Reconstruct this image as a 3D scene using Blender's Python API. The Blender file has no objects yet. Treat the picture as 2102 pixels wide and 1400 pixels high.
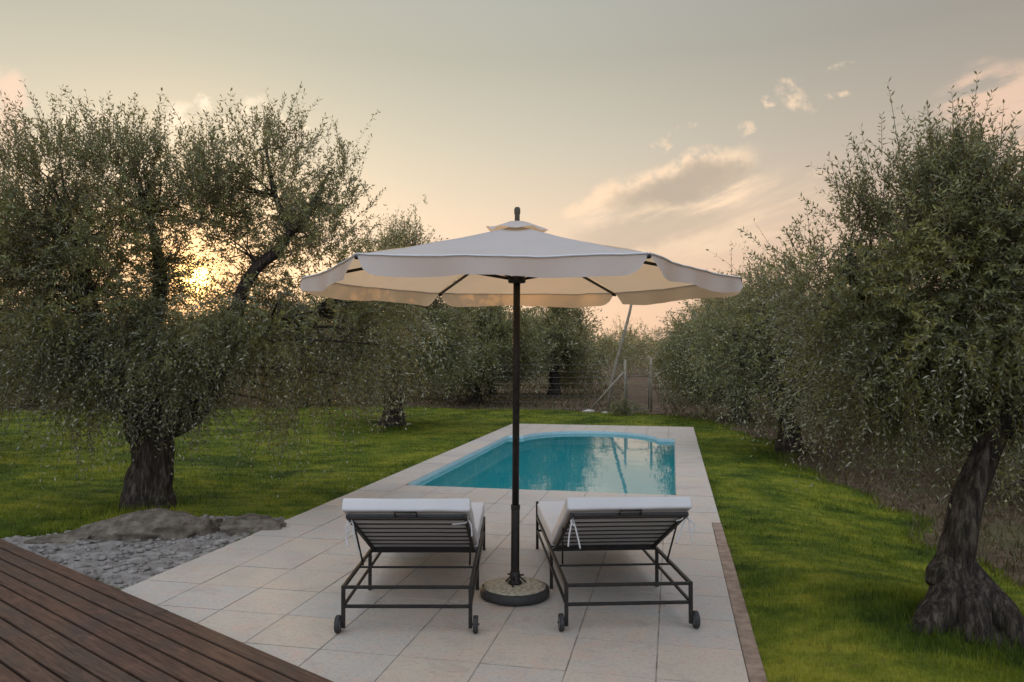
import bpy, bmesh, math, random
import numpy as np
from mathutils import Vector, Matrix, noise as mnoise
R = math.radians
random.seed(7)
S = bpy.context.scene
COL = S.collection

# ------------------------------------------------------------------ camera, sky, sun, exposure
FPX, W0, H0, HOR = 1550.0, 2102.0, 1400.0, 730.0
CAM_H = 1.6
PITCH = math.atan((HOR - H0 / 2) / FPX)
cam = bpy.data.cameras.new('camera')
cam.sensor_width = 36.0
cam.lens = 36.0 * FPX / W0
cam.clip_end = 2000
camo = bpy.data.objects.new('camera', cam)
COL.objects.link(camo)
camo.location = (0, 0, CAM_H)
camo.rotation_euler = (math.pi / 2 + PITCH, 0, 0)
S.camera = camo
S.view_settings.view_transform = 'Standard'
S.view_settings.look = 'None'
S.view_settings.exposure = 0.0
S.view_settings.gamma = 1.0
S.cycles.max_bounces = 8
S.cycles.diffuse_bounces = 3
S.cycles.transparent_max_bounces = 12
S.cycles.sample_clamp_indirect = 4.0

SUN_AZ, SUN_EL = R(-22.9), R(5.4)
SUN_DIR = Vector((math.sin(SUN_AZ) * math.cos(SUN_EL), math.cos(SUN_AZ) * math.cos(SUN_EL), math.sin(SUN_EL)))
sl = bpy.data.lights.new('sun', 'SUN')
sl.energy = 2.0
sl.angle = R(0.6)
sl.color = (1.0, 0.62, 0.30)
so = bpy.data.objects.new('sun', sl)
COL.objects.link(so)
so.rotation_euler = SUN_DIR.to_track_quat('Z', 'Y').to_euler()

class NG:
    """small helper for node graphs"""
    def __init__(s, tree): s.t = tree
    def n(s, typ, **k):
        nd = s.t.nodes.new(typ)
        for a, b in k.items(): setattr(nd, a, b)
        return nd
    def link(s, a, b): s.t.links.new(a, b)
    def put(s, sock, v):
        if isinstance(v, bpy.types.NodeSocket): s.t.links.new(v, sock)
        elif isinstance(v, (tuple, list)):
            n = len(sock.default_value)
            v = tuple(v) + ((1.0,) if len(v) < n else ())
            sock.default_value = v[:n]
        else: sock.default_value = v
    def m(s, op, a, b=None, c=None, clamp=False):
        nd = s.n('ShaderNodeMath', operation=op, use_clamp=clamp)
        s.put(nd.inputs[0], a)
        if b is not None: s.put(nd.inputs[1], b)
        if c is not None: s.put(nd.inputs[2], c)
        return nd.outputs[0]
    def vm(s, op, a, b=None, out=0):
        nd = s.n('ShaderNodeVectorMath', operation=op)
        s.put(nd.inputs[0], a)
        if b is not None:
            if op == 'SCALE': s.put(nd.inputs[3], b)
            else: s.put(nd.inputs[1], b)
        return nd.outputs[out]
    def mix(s, f, a, b, blend='MIX'):
        nd = s.n('ShaderNodeMix', data_type='RGBA', blend_type=blend)
        s.put(nd.inputs[0], f); s.put(nd.inputs[6], a); s.put(nd.inputs[7], b)
        return nd.outputs[2]
    def ramp(s, f, stops, interp='LINEAR'):
        nd = s.n('ShaderNodeValToRGB')
        cr = nd.color_ramp
        cr.interpolation = interp
        while len(cr.elements) < len(stops): cr.elements.new(0.5)
        for e, (p, c) in zip(cr.elements, stops):
            e.position = p
            e.color = tuple(c) + (1,) if isinstance(c, (tuple, list)) else (c, c, c, 1)
        s.put(nd.inputs[0], f)
        return nd.outputs[0]
    def sm(s, v, lo, hi, a=0.0, b=1.0):
        nd = s.n('ShaderNodeMapRange', interpolation_type='SMOOTHSTEP')
        s.put(nd.inputs[0], v)
        nd.inputs[1].default_value = lo; nd.inputs[2].default_value = hi
        nd.inputs[3].default_value = a; nd.inputs[4].default_value = b
        return nd.outputs[0]
    def noise(s, vec, scale, detail=4, rough=.55, dist=0, out=0, dims='3D'):
        nd = s.n('ShaderNodeTexNoise', noise_dimensions=dims)
        s.put(nd.inputs['Vector'], vec)
        nd.inputs['Scale'].default_value = scale
        nd.inputs['Detail'].default_value = detail
        nd.inputs['Roughness'].default_value = rough
        nd.inputs['Distortion'].default_value = dist
        return nd.outputs[out]
    def xyz(s, x, y, z):
        nd = s.n('ShaderNodeCombineXYZ')
        for i, v in enumerate((x, y, z)): s.put(nd.inputs[i], v)
        return nd.outputs[0]
    def sep(s, v):
        nd = s.n('ShaderNodeSeparateXYZ'); s.put(nd.inputs[0], v)
        return nd.outputs

world = bpy.data.worlds.new('World')
S.world = world
world.use_nodes = True
wt = world.node_tree
wt.nodes.clear()
g = NG(wt)
def build_world():
    out = g.n('ShaderNodeOutputWorld')
    bg = g.n('ShaderNodeBackground')
    g.link(bg.outputs[0], out.inputs[0])
    tc = g.n('ShaderNodeTexCoord')
    d = g.vm('NORMALIZE', tc.outputs['Generated'])
    x, y, z = g.sep(d)
    sky = g.n('ShaderNodeTexSky', sky_type='NISHITA')
    sky.sun_disc = False
    sky.sun_elevation = SUN_EL
    sky.sun_rotation = SUN_AZ
    sky.dust_density = 2.5
    nis = g.vm('SCALE', sky.outputs[0], 0.008)
    # hazy evening air over the blue: by height above the horizon
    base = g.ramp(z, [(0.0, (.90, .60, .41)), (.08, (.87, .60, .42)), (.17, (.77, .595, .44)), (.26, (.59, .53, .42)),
                      (.37, (.43, .42, .35)), (.47, (.41, .41, .375)), (.62, (.62, .68, .77)), (.8, (1.25, 1.34, 1.50)), (1.0, (1.35, 1.45, 1.62))])  # overhead stops brightened, out of view, to light the ground
    hl = g.m('SQRT', g.m('ADD', g.m('MULTIPLY', x, x), g.m('MULTIPLY', y, y)))
    ax = g.m('DIVIDE', x, g.m('MAXIMUM', hl, .001))           # sine of the azimuth from +Y
    right = g.sm(ax, -.05, .75)
    base = g.mix(right, base, g.vm('MULTIPLY', base, (.74, .685, .715)))
    # unseen sky behind the camera, made brighter and cooler as added fill light
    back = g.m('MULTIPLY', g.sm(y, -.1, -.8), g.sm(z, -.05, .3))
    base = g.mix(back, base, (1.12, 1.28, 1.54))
    dt = g.vm('DOT_PRODUCT', d, tuple(SUN_DIR), out=1)
    ang = g.m('ARCCOSINE', g.m('MINIMUM', dt, .999999))
    def gauss(sig): return g.m('EXPONENT', g.m('MULTIPLY', g.m('POWER', g.m('DIVIDE', ang, R(sig)), 2.0), -1.0))
    col = g.vm('ADD', base, nis)
    for sig, c in ((24, (.085, .08, .05)), (8, (.26, .09, .0)), (3.0, (.85, .30, .0)), (1.0, (6, 3.6, .9))):
        col = g.vm('ADD', col, g.vm('SCALE', c, gauss(sig)))
    # clouds, in coordinates of direction (tangent of azimuth, tangent of elevation)
    yy = g.m('MAXIMUM', y, .08)
    gx, gz = g.m('DIVIDE', x, yy), g.m('DIVIDE', z, yy)
    front = g.sm(y, .1, .3)
    pv = g.xyz(gx, gz, 0.0)
    n1 = g.noise(pv, 14, 6, .62, out=1)
    nx, ny, _ = g.sep(n1)
    wx = g.m('ADD', gx, g.m('MULTIPLY', g.m('SUBTRACT', nx, .5), .075))
    wz = g.m('ADD', gz, g.m('MULTIPLY', g.m('SUBTRACT', ny, .5), .05))
    str_v = g.xyz(g.m('ADD', g.m('MULTIPLY', gx, 10.0), g.m('MULTIPLY', gz, -6.0)), g.m('MULTIPLY', g.m('ADD', gz, g.m('MULTIPLY', gx, -.32)), 42.0), 1.7)
    streak = g.noise(str_v, 1.0, 6, .6)
    fine = g.noise(pv, 46, 6, .6)
    def blob(px, py, rx, ry, tilt, soft=1.0):
        cx, cz = (px - 1051) / FPX, (HOR - py) / FPX
        ca, sa = math.cos(R(tilt)), math.sin(R(tilt))
        dx, dz = g.m('SUBTRACT', wx, cx), g.m('SUBTRACT', wz, cz)
        a = g.m('DIVIDE', g.m('ADD', g.m('MULTIPLY', dx, ca), g.m('MULTIPLY', dz, sa)), rx / FPX)
        b = g.m('DIVIDE', g.m('SUBTRACT', g.m('MULTIPLY', dz, ca), g.m('MULTIPLY', dx, sa)), ry / FPX)
        q = g.m('ADD', g.m('MULTIPLY', a, a), g.m('MULTIPLY', b, b))
        return g.sm(q, 1.0 + .35 * soft, 1.0 - .88 * soft), b
    def layer(col, blobs, colour, amount, tex=None, lo=.35, hi=.6):
        tot = None
        for bl in blobs:
            k = blob(*bl)[0]
            tot = k if tot is None else g.m('MAXIMUM', tot, k)
        if tex is not None: tot = g.m('MULTIPLY', tot, g.sm(tex, lo, hi))
        f = g.m('MULTIPLY', g.m('MULTIPLY', tot, amount), front, clamp=True)
        return g.mix(f, col, colour)
    pale = (1.02, .75, .51); pink = (.90, .62, .45); grey = (.50, .415, .325)
    # thin veil low on the right, then the long cloud with its grey belly
    col = layer(col, [(1390, 470, 330, 110, 8, 1.0)], (.90, .68, .47), .75, streak, .36, .66)
    col = layer(col, [(1330, 470, 170, 46, 10, 1.0)], grey, .55)
    col = layer(col, [(1410, 405, 175, 42, 10, 1.0), (1240, 420, 90, 34, 14, 1.0)], pale, .9, streak, .34, .60)
    col = layer(col, [(1385, 366, 185, 46, 16, .9)], pale, .85, fine, .3, .55)
    col = layer(col, [(1402, 380, 165, 40, 15, 1.0)], grey, .95)
    col = layer(col, [(1640, 202, 46, 30, -18, 1.0), (1640, 166, 34, 12, 6, 1.0), (1570, 205, 14, 10, 0, 1.0), (1535, 256, 26, 20, 35, 1.0),
                      (1590, 236, 22, 8, 25, 1.0), (1350, 290, 28, 10, 8, 1.0), (1410, 262, 40, 8, 22, 1.0), (1728, 132, 22, 8, 5, 1.0),
                      (1680, 356, 44, 10, 8, 1.0), (1720, 192, 34, 9, 12, 1.0)], pale, .75, fine, .40, .72)
    col = layer(col, [(2060, 200, 150, 80, 10, 1.0), (1990, 178, 70, 34, 25, 1.0), (2080, 280, 120, 50, 0, 1.0)], pink, .75, streak, .3, .58)
    col = layer(col, [(5, 195, 46, 62, -10, .8), (20, 275, 40, 40, 0, .8), (-40, 240, 60, 130, 0, .8)], (.95, .70, .52), .95, fine, .28, .46)
    col = layer(col, [(352, 262, 44, 62, -35, .9), (416, 213, 17, 20, 20, .8), (520, 240, 46, 44, 30, 1.0), (465, 250, 20, 22, 0, 1.0),
                      (180, 245, 60, 32, 0, 1.0), (240, 330, 120, 60, 10, 1.0), (580, 260, 50, 30, -20, 1.0), (80, 300, 40, 30, 0, 1.0)], (1.15, .93, .68), .85, fine, .36, .64)
    col = layer(col, [(800, 500, 160, 46, 0, 1.0)], (1.0, .76, .56), .6, streak, .36, .6)
    low = g.sm(z, -.02, .01)
    col = g.mix(low, (.10, .09, .06), col)
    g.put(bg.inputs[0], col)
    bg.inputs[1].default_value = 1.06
build_world()

# ------------------------------------------------------------------ helpers
def P(px, py, z=0.0):
    """where the line of sight through a point of the photograph meets the level z"""
    dx, dy, dz = px - W0 / 2, FPX, H0 / 2 - py
    c, s = math.cos(PITCH), math.sin(PITCH)
    dy, dz = dy * c - dz * s, dy * s + dz * c
    t = (z - CAM_H) / dz
    return Vector((dx * t, dy * t, z))

YAW = R(12.0)
UU = Vector((math.sin(YAW), math.cos(YAW), 0)); VV = Vector((math.cos(YAW), -math.sin(YAW), 0))
def uv(u, v, z=0.0): return UU * u + VV * v + Vector((0, 0, z))
PV0, PV1, PU0, PU1 = -3.69, 0.45, 0.6, 17.45                      # paving, across and along
POOL_V0, POOL_V1, POOL_U0, POOL_U1, ARC_U = -3.24, 0.03, 8.9, 14.85, 16.08

def sstep(a, b, x):
    t = np.clip((x - a) / (b - a), 0, 1)
    return t * t * (3 - 2 * t)
def ground_z(x, y):
    x = np.asarray(x, float); y = np.asarray(y, float)
    v = x * VV.x + y * VV.y - PV1
    z = -.045 + .018 * np.sin(x * 1.3 + .7 * y) * np.cos(y * .9 - .4 * x) * sstep(.1, 1.5, np.maximum(v, -4.4 - v))
    z = z - .17 * sstep(.35, 2.0, v) * (1 - sstep(9, 16, y))
    z = z + .13 * np.exp(-(((x - 2.8) / .75) ** 2 + ((y - 4.75) / .7) ** 2))
    z = z + .05 * sstep(-5.2, -9, v + PV1) * (1 - sstep(14, 24, y))
    return z
def gz(x, y): return float(ground_z(x, y))

def link(o, parent=None):
    COL.objects.link(o)
    if parent is not None: o.parent = parent
    return o
def mesh_obj(name, verts, faces, mat, parent=None, smooth=True, mat_idx=None):
    me = bpy.data.meshes.new(name)
    me.from_pydata([tuple(v) for v in verts], [], faces)
    for mm in (mat if isinstance(mat, (list, tuple)) else [mat]): me.materials.append(mm)
    if mat_idx is not None: me.polygons.foreach_set('material_index', mat_idx)
    me.polygons.foreach_set('use_smooth', [smooth] * len(me.polygons))
    me.update()
    return link(bpy.data.objects.new(name, me), parent)
def np_mesh(name, V, F, mats, parent=None, mi=None, smooth=False):
    """V (n,3), F list of (array (m,k)) with a common corner count per array"""
    me = bpy.data.meshes.new(name)
    me.vertices.add(len(V)); me.vertices.foreach_set('co', np.asarray(V, np.float32).ravel())
    loops = np.concatenate([f.ravel() for f in F]).astype(np.int32)
    tot = np.concatenate([np.full(len(f), f.shape[1], np.int32) for f in F])
    st = np.concatenate([[0], np.cumsum(tot)[:-1]]).astype(np.int32)
    me.loops.add(len(loops)); me.loops.foreach_set('vertex_index', loops)
    me.polygons.add(len(tot)); me.polygons.foreach_set('loop_start', st); me.polygons.foreach_set('loop_total', tot)
    for mm in mats: me.materials.append(mm)
    if mi is not None: me.polygons.foreach_set('material_index', np.asarray(mi, np.int32))
    me.polygons.foreach_set('use_smooth', np.full(len(tot), smooth))
    me.update(calc_edges=True)
    return link(bpy.data.objects.new(name, me), parent)
def thing(name, label, cat, loc=(0, 0, 0), rz=0.0, group=None):
    o = bpy.data.objects.new(name, None)
    o.empty_display_size = .2
    COL.objects.link(o)
    o.location = loc; o.rotation_euler = (0, 0, rz)
    return tag(o, label, cat, group)
def tag(o, label, cat, group=None):
    o['label'] = label; o['category'] = cat
    if group: o['group'] = group
    return o
def kind(o, k):
    o['kind'] = k
    return o

class MB:
    def __init__(s): s.v = []; s.f = []
    def add(s, vs, fs):
        b = len(s.v); s.v += [Vector(v) for v in vs]; s.f += [[b + i for i in f] for f in fs]
    def box(s, c, size, M=None):
        hx, hy, hz = (k / 2 for k in size)
        vs = [Vector((sx * hx, sy * hy, sz * hz)) for sx in (-1, 1) for sy in (-1, 1) for sz in (-1, 1)]
        if M is not None: vs = [M @ v for v in vs]
        s.add([v + Vector(c) for v in vs], [(0, 1, 3, 2), (4, 6, 7, 5), (0, 4, 5, 1), (2, 3, 7, 6), (0, 2, 6, 4), (1, 5, 7, 3)])
    def tube(s, pts, rad, n=10, cap=True):
        pts = [Vector(p) for p in pts]
        if not isinstance(rad, (list, tuple)): rad = [rad] * len(pts)
        rings = []
        up = None
        for i, p in enumerate(pts):
            t = (pts[min(i + 1, len(pts) - 1)] - pts[max(i - 1, 0)]).normalized()
            if up is None: up = t.orthogonal().normalized()
            up = (up - t * up.dot(t)).normalized()
            w = t.cross(up)
            rings.append([p + (up * math.cos(a) + w * math.sin(a)) * rad[i] for a in (2 * math.pi * k / n for k in range(n))])
        vs = [v for r in rings for v in r]; fs = []
        for i in range(len(pts) - 1):
            for k in range(n):
                fs.append((i * n + k, i * n + (k + 1) % n, (i + 1) * n + (k + 1) % n, (i + 1) * n + k))
        if cap:
            fs.append(tuple(range(n))[::-1]); fs.append(tuple((len(pts) - 1) * n + k for k in range(n)))
        s.add(vs, fs)
    def bar(s, a, b, w, h=None):
        """square bar from a to b"""
        a, b = Vector(a), Vector(b)
        h = h or w
        q = (b - a).to_track_quat('Y', 'Z').to_matrix()
        s.box((a + b) / 2, (w, (b - a).length, h), q)
    def lathe(s, prof, n=32, c=(0, 0, 0)):
        vs = []; fs = []
        for r, z in prof:
            vs += [(c[0] + r * math.cos(2 * math.pi * k / n), c[1] + r * math.sin(2 * math.pi * k / n), c[2] + z) for k in range(n)]
        for i in range(len(prof) - 1):
            for k in range(n): fs.append((i * n + k, i * n + (k + 1) % n, (i + 1) * n + (k + 1) % n, (i + 1) * n + k))
        fs.append(tuple(range(n))[::-1]); fs.append(tuple((len(prof) - 1) * n + k for k in range(n)))
        s.add(vs, fs)
    def build(s, name, mat, parent=None, smooth=False, bevel=0):
        o = mesh_obj(name, s.v, s.f, mat, parent, smooth)
        if bevel:
            b = o.modifiers.new('bevel', 'BEVEL'); b.width = bevel; b.segments = 2; b.limit_method = 'ANGLE'; b.angle_limit = R(40)
        return o

# ------------------------------------------------------------------ materials
def new_mat(name):
    m = bpy.data.materials.new(name); m.use_nodes = True
    t = m.node_tree; t.nodes.clear()
    q = NG(t)
    out = q.n('ShaderNodeOutputMaterial')
    return m, q, out
def principled(q, out, color, rough=.6, bump=None, bstr=.3, bdist=.01, spec=.4, metal=0.0):
    p = q.n('ShaderNodeBsdfPrincipled')
    q.put(p.inputs['Base Color'], color); q.put(p.inputs['Roughness'], rough)
    q.put(p.inputs['Specular IOR Level'], spec); q.put(p.inputs['Metallic'], metal)
    if bump is not None:
        b = q.n('ShaderNodeBump'); b.inputs['Strength'].default_value = bstr; b.inputs['Distance'].default_value = bdist
        q.put(b.inputs['Height'], bump); q.link(b.outputs[0], p.inputs['Normal'])
    if out is not None: q.link(p.outputs[0], out.inputs[0])
    return p
def pos(q): return q.n('ShaderNodeNewGeometry').outputs['Position']
def objc(q): return q.n('ShaderNodeTexCoord').outputs['Object']
def attr(q, name): return q.n('ShaderNodeAttribute', attribute_name=name).outputs['Fac']

def leaf_mat(name, top, under, back, hue=(1.25, 1.15, .8)):
    m, q, out = new_mat(name)
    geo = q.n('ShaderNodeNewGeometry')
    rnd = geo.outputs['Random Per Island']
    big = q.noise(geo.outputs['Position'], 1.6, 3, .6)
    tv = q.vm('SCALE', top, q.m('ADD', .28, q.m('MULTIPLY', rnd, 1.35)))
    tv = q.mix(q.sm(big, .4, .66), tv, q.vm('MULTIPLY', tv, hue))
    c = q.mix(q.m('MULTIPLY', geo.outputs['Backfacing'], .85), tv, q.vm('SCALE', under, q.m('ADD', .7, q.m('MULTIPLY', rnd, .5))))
    p = principled(q, None, c, .48, spec=.35)
    tr = q.n('ShaderNodeBsdfTranslucent'); q.put(tr.inputs[0], back)
    mx = q.n('ShaderNodeMixShader'); mx.inputs[0].default_value = .24
    q.link(p.outputs[0], mx.inputs[1]); q.link(tr.outputs[0], mx.inputs[2]); q.link(mx.outputs[0], out.inputs[0])
    return m
M = {}
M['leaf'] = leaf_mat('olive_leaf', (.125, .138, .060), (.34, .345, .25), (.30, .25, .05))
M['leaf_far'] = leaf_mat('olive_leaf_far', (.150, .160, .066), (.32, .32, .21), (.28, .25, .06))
def bark():
    m, q, out = new_mat('olive_bark')
    o = objc(q)
    st = q.vm('MULTIPLY', o, (1, 1, .16))
    n1 = q.noise(st, 34, 9, .72, .25)
    n2 = q.noise(o, 4, 4, .6)
    c = q.ramp(n1, [(.34, (.008, .006, .005)), (.5, (.038, .030, .024)), (.70, (.15, .122, .098))])
    c = q.mix(q.sm(n2, .5, .7), c, q.vm('MULTIPLY', c, (.9, 1.0, .7)))
    principled(q, out, c, .9, n1, .9, .03, .2)
    return m
M['bark'] = bark()
def simple(name, c1, c2, scale, rough, bstr=.2, bd=.004, spec=.4, metal=0.0, detail=5, lo=.35, hi=.65):
    m, q, out = new_mat(name)
    n = q.noise(objc(q), scale, detail, .6)
    c = q.ramp(n, [(lo, c1), (hi, c2)])
    principled(q, out, c, rough, n, bstr, bd, spec, metal)
    return m
M['twig'] = simple('olive_twig', (.06, .05, .035), (.12, .10, .07), 9, .85)
M['iron'] = simple('painted_iron', (.010, .009, .008), (.022, .019, .016), 30, .5, .15, .001, .3)
M['rubber'] = simple('rubber', (.02, .02, .02), (.035, .034, .033), 40, .7)
M['hub'] = simple('grey_plastic', (.11, .11, .11), (.16, .16, .16), 40, .5)
M['post'] = simple('weathered_post', (.17, .145, .105), (.30, .265, .20), 14, .8, .4, .004)
M['wire'] = simple('galvanised_wire', (.12, .11, .10), (.2, .19, .17), 30, .5, metal=.6)
def tile_mat():
    m, q, out = new_mat('stone_tile')
    p = pos(q)
    t = attr(q, 'tint')
    n1 = q.noise(p, 2.2, 5, .6); n2 = q.noise(p, 38, 6, .65); n3 = q.noise(p, 6.5, 5, .7, .6)
    c = q.mix(q.sm(n1, .35, .65), (.425, .37, .30), (.475, .405, .315))
    c = q.mix(q.m('MULTIPLY', t, .75), c, (.39, .375, .35))
    c = q.mix(q.m('MULTIPLY', q.sm(n3, .48, .66), .6), c, (.50, .36, .28))
    c = q.mix(q.m('MULTIPLY', q.sm(n2, .48, .7), .5), c, (.29, .25, .21))
    c = q.mix(q.m('MULTIPLY', q.sm(q.noise(p, 1.1, 4, .6), .5, .66), .5), c, (.33, .29, .25))
    c = q.mix(q.m('MULTIPLY', q.sm(q.noise(p, 3.4, 7, .72, 1.0), .54, .68), .45), c, (.30, .255, .215))
    c = q.mix(q.m('MULTIPLY', q.sm(q.noise(p, 95, 3, .6), .56, .7), .5), c, (.22, .185, .155))
    h = q.m('ADD', n2, q.m('MULTIPLY', n3, .8))
    principled(q, out, c, .75, h, .4, .008, .2)
    return m
M['tile'] = tile_mat()
M['grout'] = simple('grout', (.15, .13, .11), (.36, .315, .26), 7, .9)
M['kerb'] = simple('kerb_stone', (.17, .115, .08), (.30, .22, .16), 11, .85, .5, .006)
def wood_mat():
    m, q, out = new_mat('deck_wood')
    p = q.n('ShaderNodeTexCoord').outputs['Object']
    t = attr(q, 'tint')
    st = q.vm('MULTIPLY', q.vm('ADD', p, q.xyz(q.m('MULTIPLY', t, 40), 0.0, 0.0)), (1.6, 26, 10))
    n = q.noise(st, 3, 6, .62, .5); b = q.noise(p, 3.2, 3, .6)
    c = q.ramp(n, [(.25, (.036, .022, .014)), (.5, (.078, .050, .035)), (.78, (.130, .084, .058))])
    c = q.mix(q.m('MULTIPLY', t, .6), c, q.vm('MULTIPLY', c, (1.14, .92, .84)))
    c = q.mix(q.m('MULTIPLY', q.sm(b, .48, .68), .5), c, (.055, .046, .037))
    c = q.mix(q.m('MULTIPLY', q.sm(q.noise(p, 9, 4, .6), .55, .72), .4), c, (.15, .078, .05))
    principled(q, out, c, .72, n, .35, .003, .15)
    return m
M['wood'] = wood_mat()
M['dark'] = simple('shade_black', (.004, .003, .0025), (.007, .005, .004), 10, .9)  # near-black colour standing in for the shade below the deck
def lawn_mat(name, blades):
    m, q, out = new_mat(name)
    geo = q.n('ShaderNodeNewGeometry'); p = geo.outputs['Position']
    n1 = q.noise(p, .8, 4, .6, .8); n2 = q.noise(q.vm('MULTIPLY', p, (1.0, 2.2, 1.0)), 2.4, 5, .65); n3 = q.noise(p, 14, 4, .65)
    c = q.ramp(q.m('ADD', q.m('MULTIPLY', n1, .5), q.m('MULTIPLY', n2, .5)),
               [(.36, (.030, .052, .008)), (.45, (.075, .112, .012)), (.53, (.150, .180, .018)), (.62, (.26, .26, .030))])
    c = q.mix(q.m('MULTIPLY', q.sm(n3, .52, .72), .5), c, (.10, .085, .032))
    if blades:
        r = geo.outputs['Random Per Island']
        c = q.vm('SCALE', c, q.m('ADD', .65, q.m('MULTIPLY', r, .75)))
        pr = principled(q, None, c, .6, spec=.2)
        tr = q.n('ShaderNodeBsdfTranslucent'); q.put(tr.inputs[0], q.vm('MULTIPLY', c, (1.5, 1.4, .8)))
        mx = q.n('ShaderNodeMixShader'); mx.inputs[0].default_value = .35
        q.link(pr.outputs[0], mx.inputs[1]); q.link(tr.outputs[0], mx.inputs[2]); q.link(mx.outputs[0], out.inputs[0])
    else:
        principled(q, out, q.vm('SCALE', c, .75), .9, n3, .8, .03, .1)
    return m
M['lawn'] = lawn_mat('lawn_soil', False)
M['grass'] = lawn_mat('grass_blades', True)
def soil_mat():
    m, q, out = new_mat('dry_soil')
    p = pos(q)
    n1 = q.noise(p, .6, 5, .6); n2 = q.noise(p, 5, 6, .7); n3 = q.noise(p, 22, 4, .7)
    c = q.ramp(n2, [(.3, (.05, .034, .022)), (.5, (.105, .072, .048)), (.7, (.18, .128, .088))])
    c = q.mix(q.m('MULTIPLY', q.sm(n1, .5, .64), .6), c, (.09, .095, .038))
    principled(q, out, c, .95, q.m('ADD', n2, n3), .9, .04, .1)
    return m
M['soil'] = soil_mat()
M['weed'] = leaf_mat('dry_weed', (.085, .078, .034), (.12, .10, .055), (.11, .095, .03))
def fabric_mat(name, col, trans, tcol, wscale=160, rough=.85):
    m, q, out = new_mat(name)
    o = objc(q)
    n = q.noise(o, 3.0, 4, .6); f = q.noise(o, wscale, 2, .5)
    c = q.mix(q.m('MULTIPLY', q.sm(n, .45, .7), .25), col, tuple(k * .82 for k in col))
    c = q.mix(q.m('MULTIPLY', q.sm(f, .4, .7), .12), c, tuple(k * .75 for k in col))
    p = principled(q, None, c, rough, q.m('ADD', q.m('MULTIPLY', f, .25), n), .25, .012, .15)
    if trans:
        tr = q.n('ShaderNodeBsdfTranslucent'); q.put(tr.inputs[0], tcol)
        mx = q.n('ShaderNodeMixShader'); mx.inputs[0].default_value = trans
        q.link(p.outputs[0], mx.inputs[1]); q.link(tr.outputs[0], mx.inputs[2]); q.link(mx.outputs[0], out.inputs[0])
    else: q.link(p.outputs[0], out.inputs[0])
    return m
M['canvas'] = fabric_mat('cream_canvas', (.58, .575, .565), .43, (.88, .58, .31))
M['cushion'] = fabric_mat('white_cushion', (.57, .575, .58), 0, None, 220)
M['rock'] = simple('boulder_rock', (.045, .037, .028), (.21, .18, .14), 8, .9, 1.0, .05, .2, detail=8, lo=.3, hi=.7)
M['pebble'] = simple('rough_stone', (.12, .108, .096), (.31, .285, .26), 10, .9, .9, .025, .2, detail=8, lo=.3, hi=.72)
M['concrete'] = simple('speckled_concrete', (.20, .18, .135), (.40, .36, .27), 40, .9, .6, .006, .2, detail=7, lo=.36, hi=.6)
M['liner'] = simple('pool_liner', (.33, .50, .54), (.38, .56, .59), 3, .45)
M['liner_deep'] = simple('pool_liner_deep', (.02, .74, .80), (.03, .80, .85), 2, .5)
M['trim'] = simple('white_trim', (.62, .70, .70), (.68, .74, .74), 5, .4)
def water_mat():
    m, q, out = new_mat('pool_water')
    p = pos(q)
    n = q.noise(q.vm('MULTIPLY', p, (1, 1, 1)), 3.2, 3, .5)
    b = q.n('ShaderNodeBump'); b.inputs['Strength'].default_value = .035; b.inputs['Distance'].default_value = .05
    q.link(n, b.inputs['Height'])
    fr = q.n('ShaderNodeFresnel'); fr.inputs[0].default_value = 2.2; q.link(b.outputs[0], fr.inputs[1])
    tr = q.n('ShaderNodeBsdfTransparent'); q.put(tr.inputs[0], (.84, .97, .98))
    gl = q.n('ShaderNodeBsdfGlossy'); gl.inputs['Roughness'].default_value = .0; q.link(b.outputs[0], gl.inputs['Normal'])
    mx = q.n('ShaderNodeMixShader')
    df = q.n('ShaderNodeBsdfDiffuse'); q.put(df.inputs[0], (.012, .54, .60))      # faint milkiness of the treated water
    body = q.n('ShaderNodeMixShader'); body.inputs[0].default_value = .34
    q.link(tr.outputs[0], body.inputs[1]); q.link(df.outputs[0], body.inputs[2])
    q.link(fr.outputs[0], mx.inputs[0]); q.link(body.outputs[0], mx.inputs[1]); q.link(gl.outputs[0], mx.inputs[2]); q.link(mx.outputs[0], out.inputs[0])
    return m
M['water'] = water_mat()

# ------------------------------------------------------------------ the setting: ground, lawn, paving, pool, deck
def grid_lines(lo, hi, cuts, near, far):
    """coordinates dense near the middle, with the cuts as lines"""
    xs = set(cuts); x = 0.0
    for sgn in (1, -1):
        x = 0.0; st = near
        while (x < hi if sgn > 0 else -x < -lo):
            xs.add(round(x, 4)); x += sgn * st
            if abs(x) > 30: st = min(far, st * 1.4)
    xs.add(lo); xs.add(hi)
    xs = sorted(xs)
    o = [xs[0]]
    for a in xs[1:]:
        if a - o[-1] > .04 or a in cuts:
            if a in cuts and a - o[-1] <= .04 and o[-1] not in cuts: o.pop()
            o.append(a)
    return o
INS = .06
def hole_grid(name, us, vs, zf, mat, ok=None):
    idx = {}; V = []; F = []
    def vid(i, j):
        if (i, j) not in idx:
            p = uv(us[i], vs[j]); idx[(i, j)] = len(V); V.append((p.x, p.y, 0))
        return idx[(i, j)]
    for i in range(len(us) - 1):
        for j in range(len(vs) - 1):
            cu, cv = (us[i] + us[i + 1]) / 2, (vs[j] + vs[j + 1]) / 2
            if PU0 + INS < cu < PU1 - INS and PV0 + INS < cv < PV1 - INS: continue
            if ok and not ok(cu, cv): continue
            F.append((vid(i, j), vid(i, j + 1), vid(i + 1, j + 1), vid(i + 1, j)))
    V = np.array(V); V[:, 2] = zf(V[:, 0], V[:, 1])
    o = np_mesh(name, V, [np.array(F)[:, ::-1]], [mat], smooth=True)
    return o
cu, cv = [PU0 + INS, PU1 - INS], [PV0 + INS, PV1 - INS]
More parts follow.
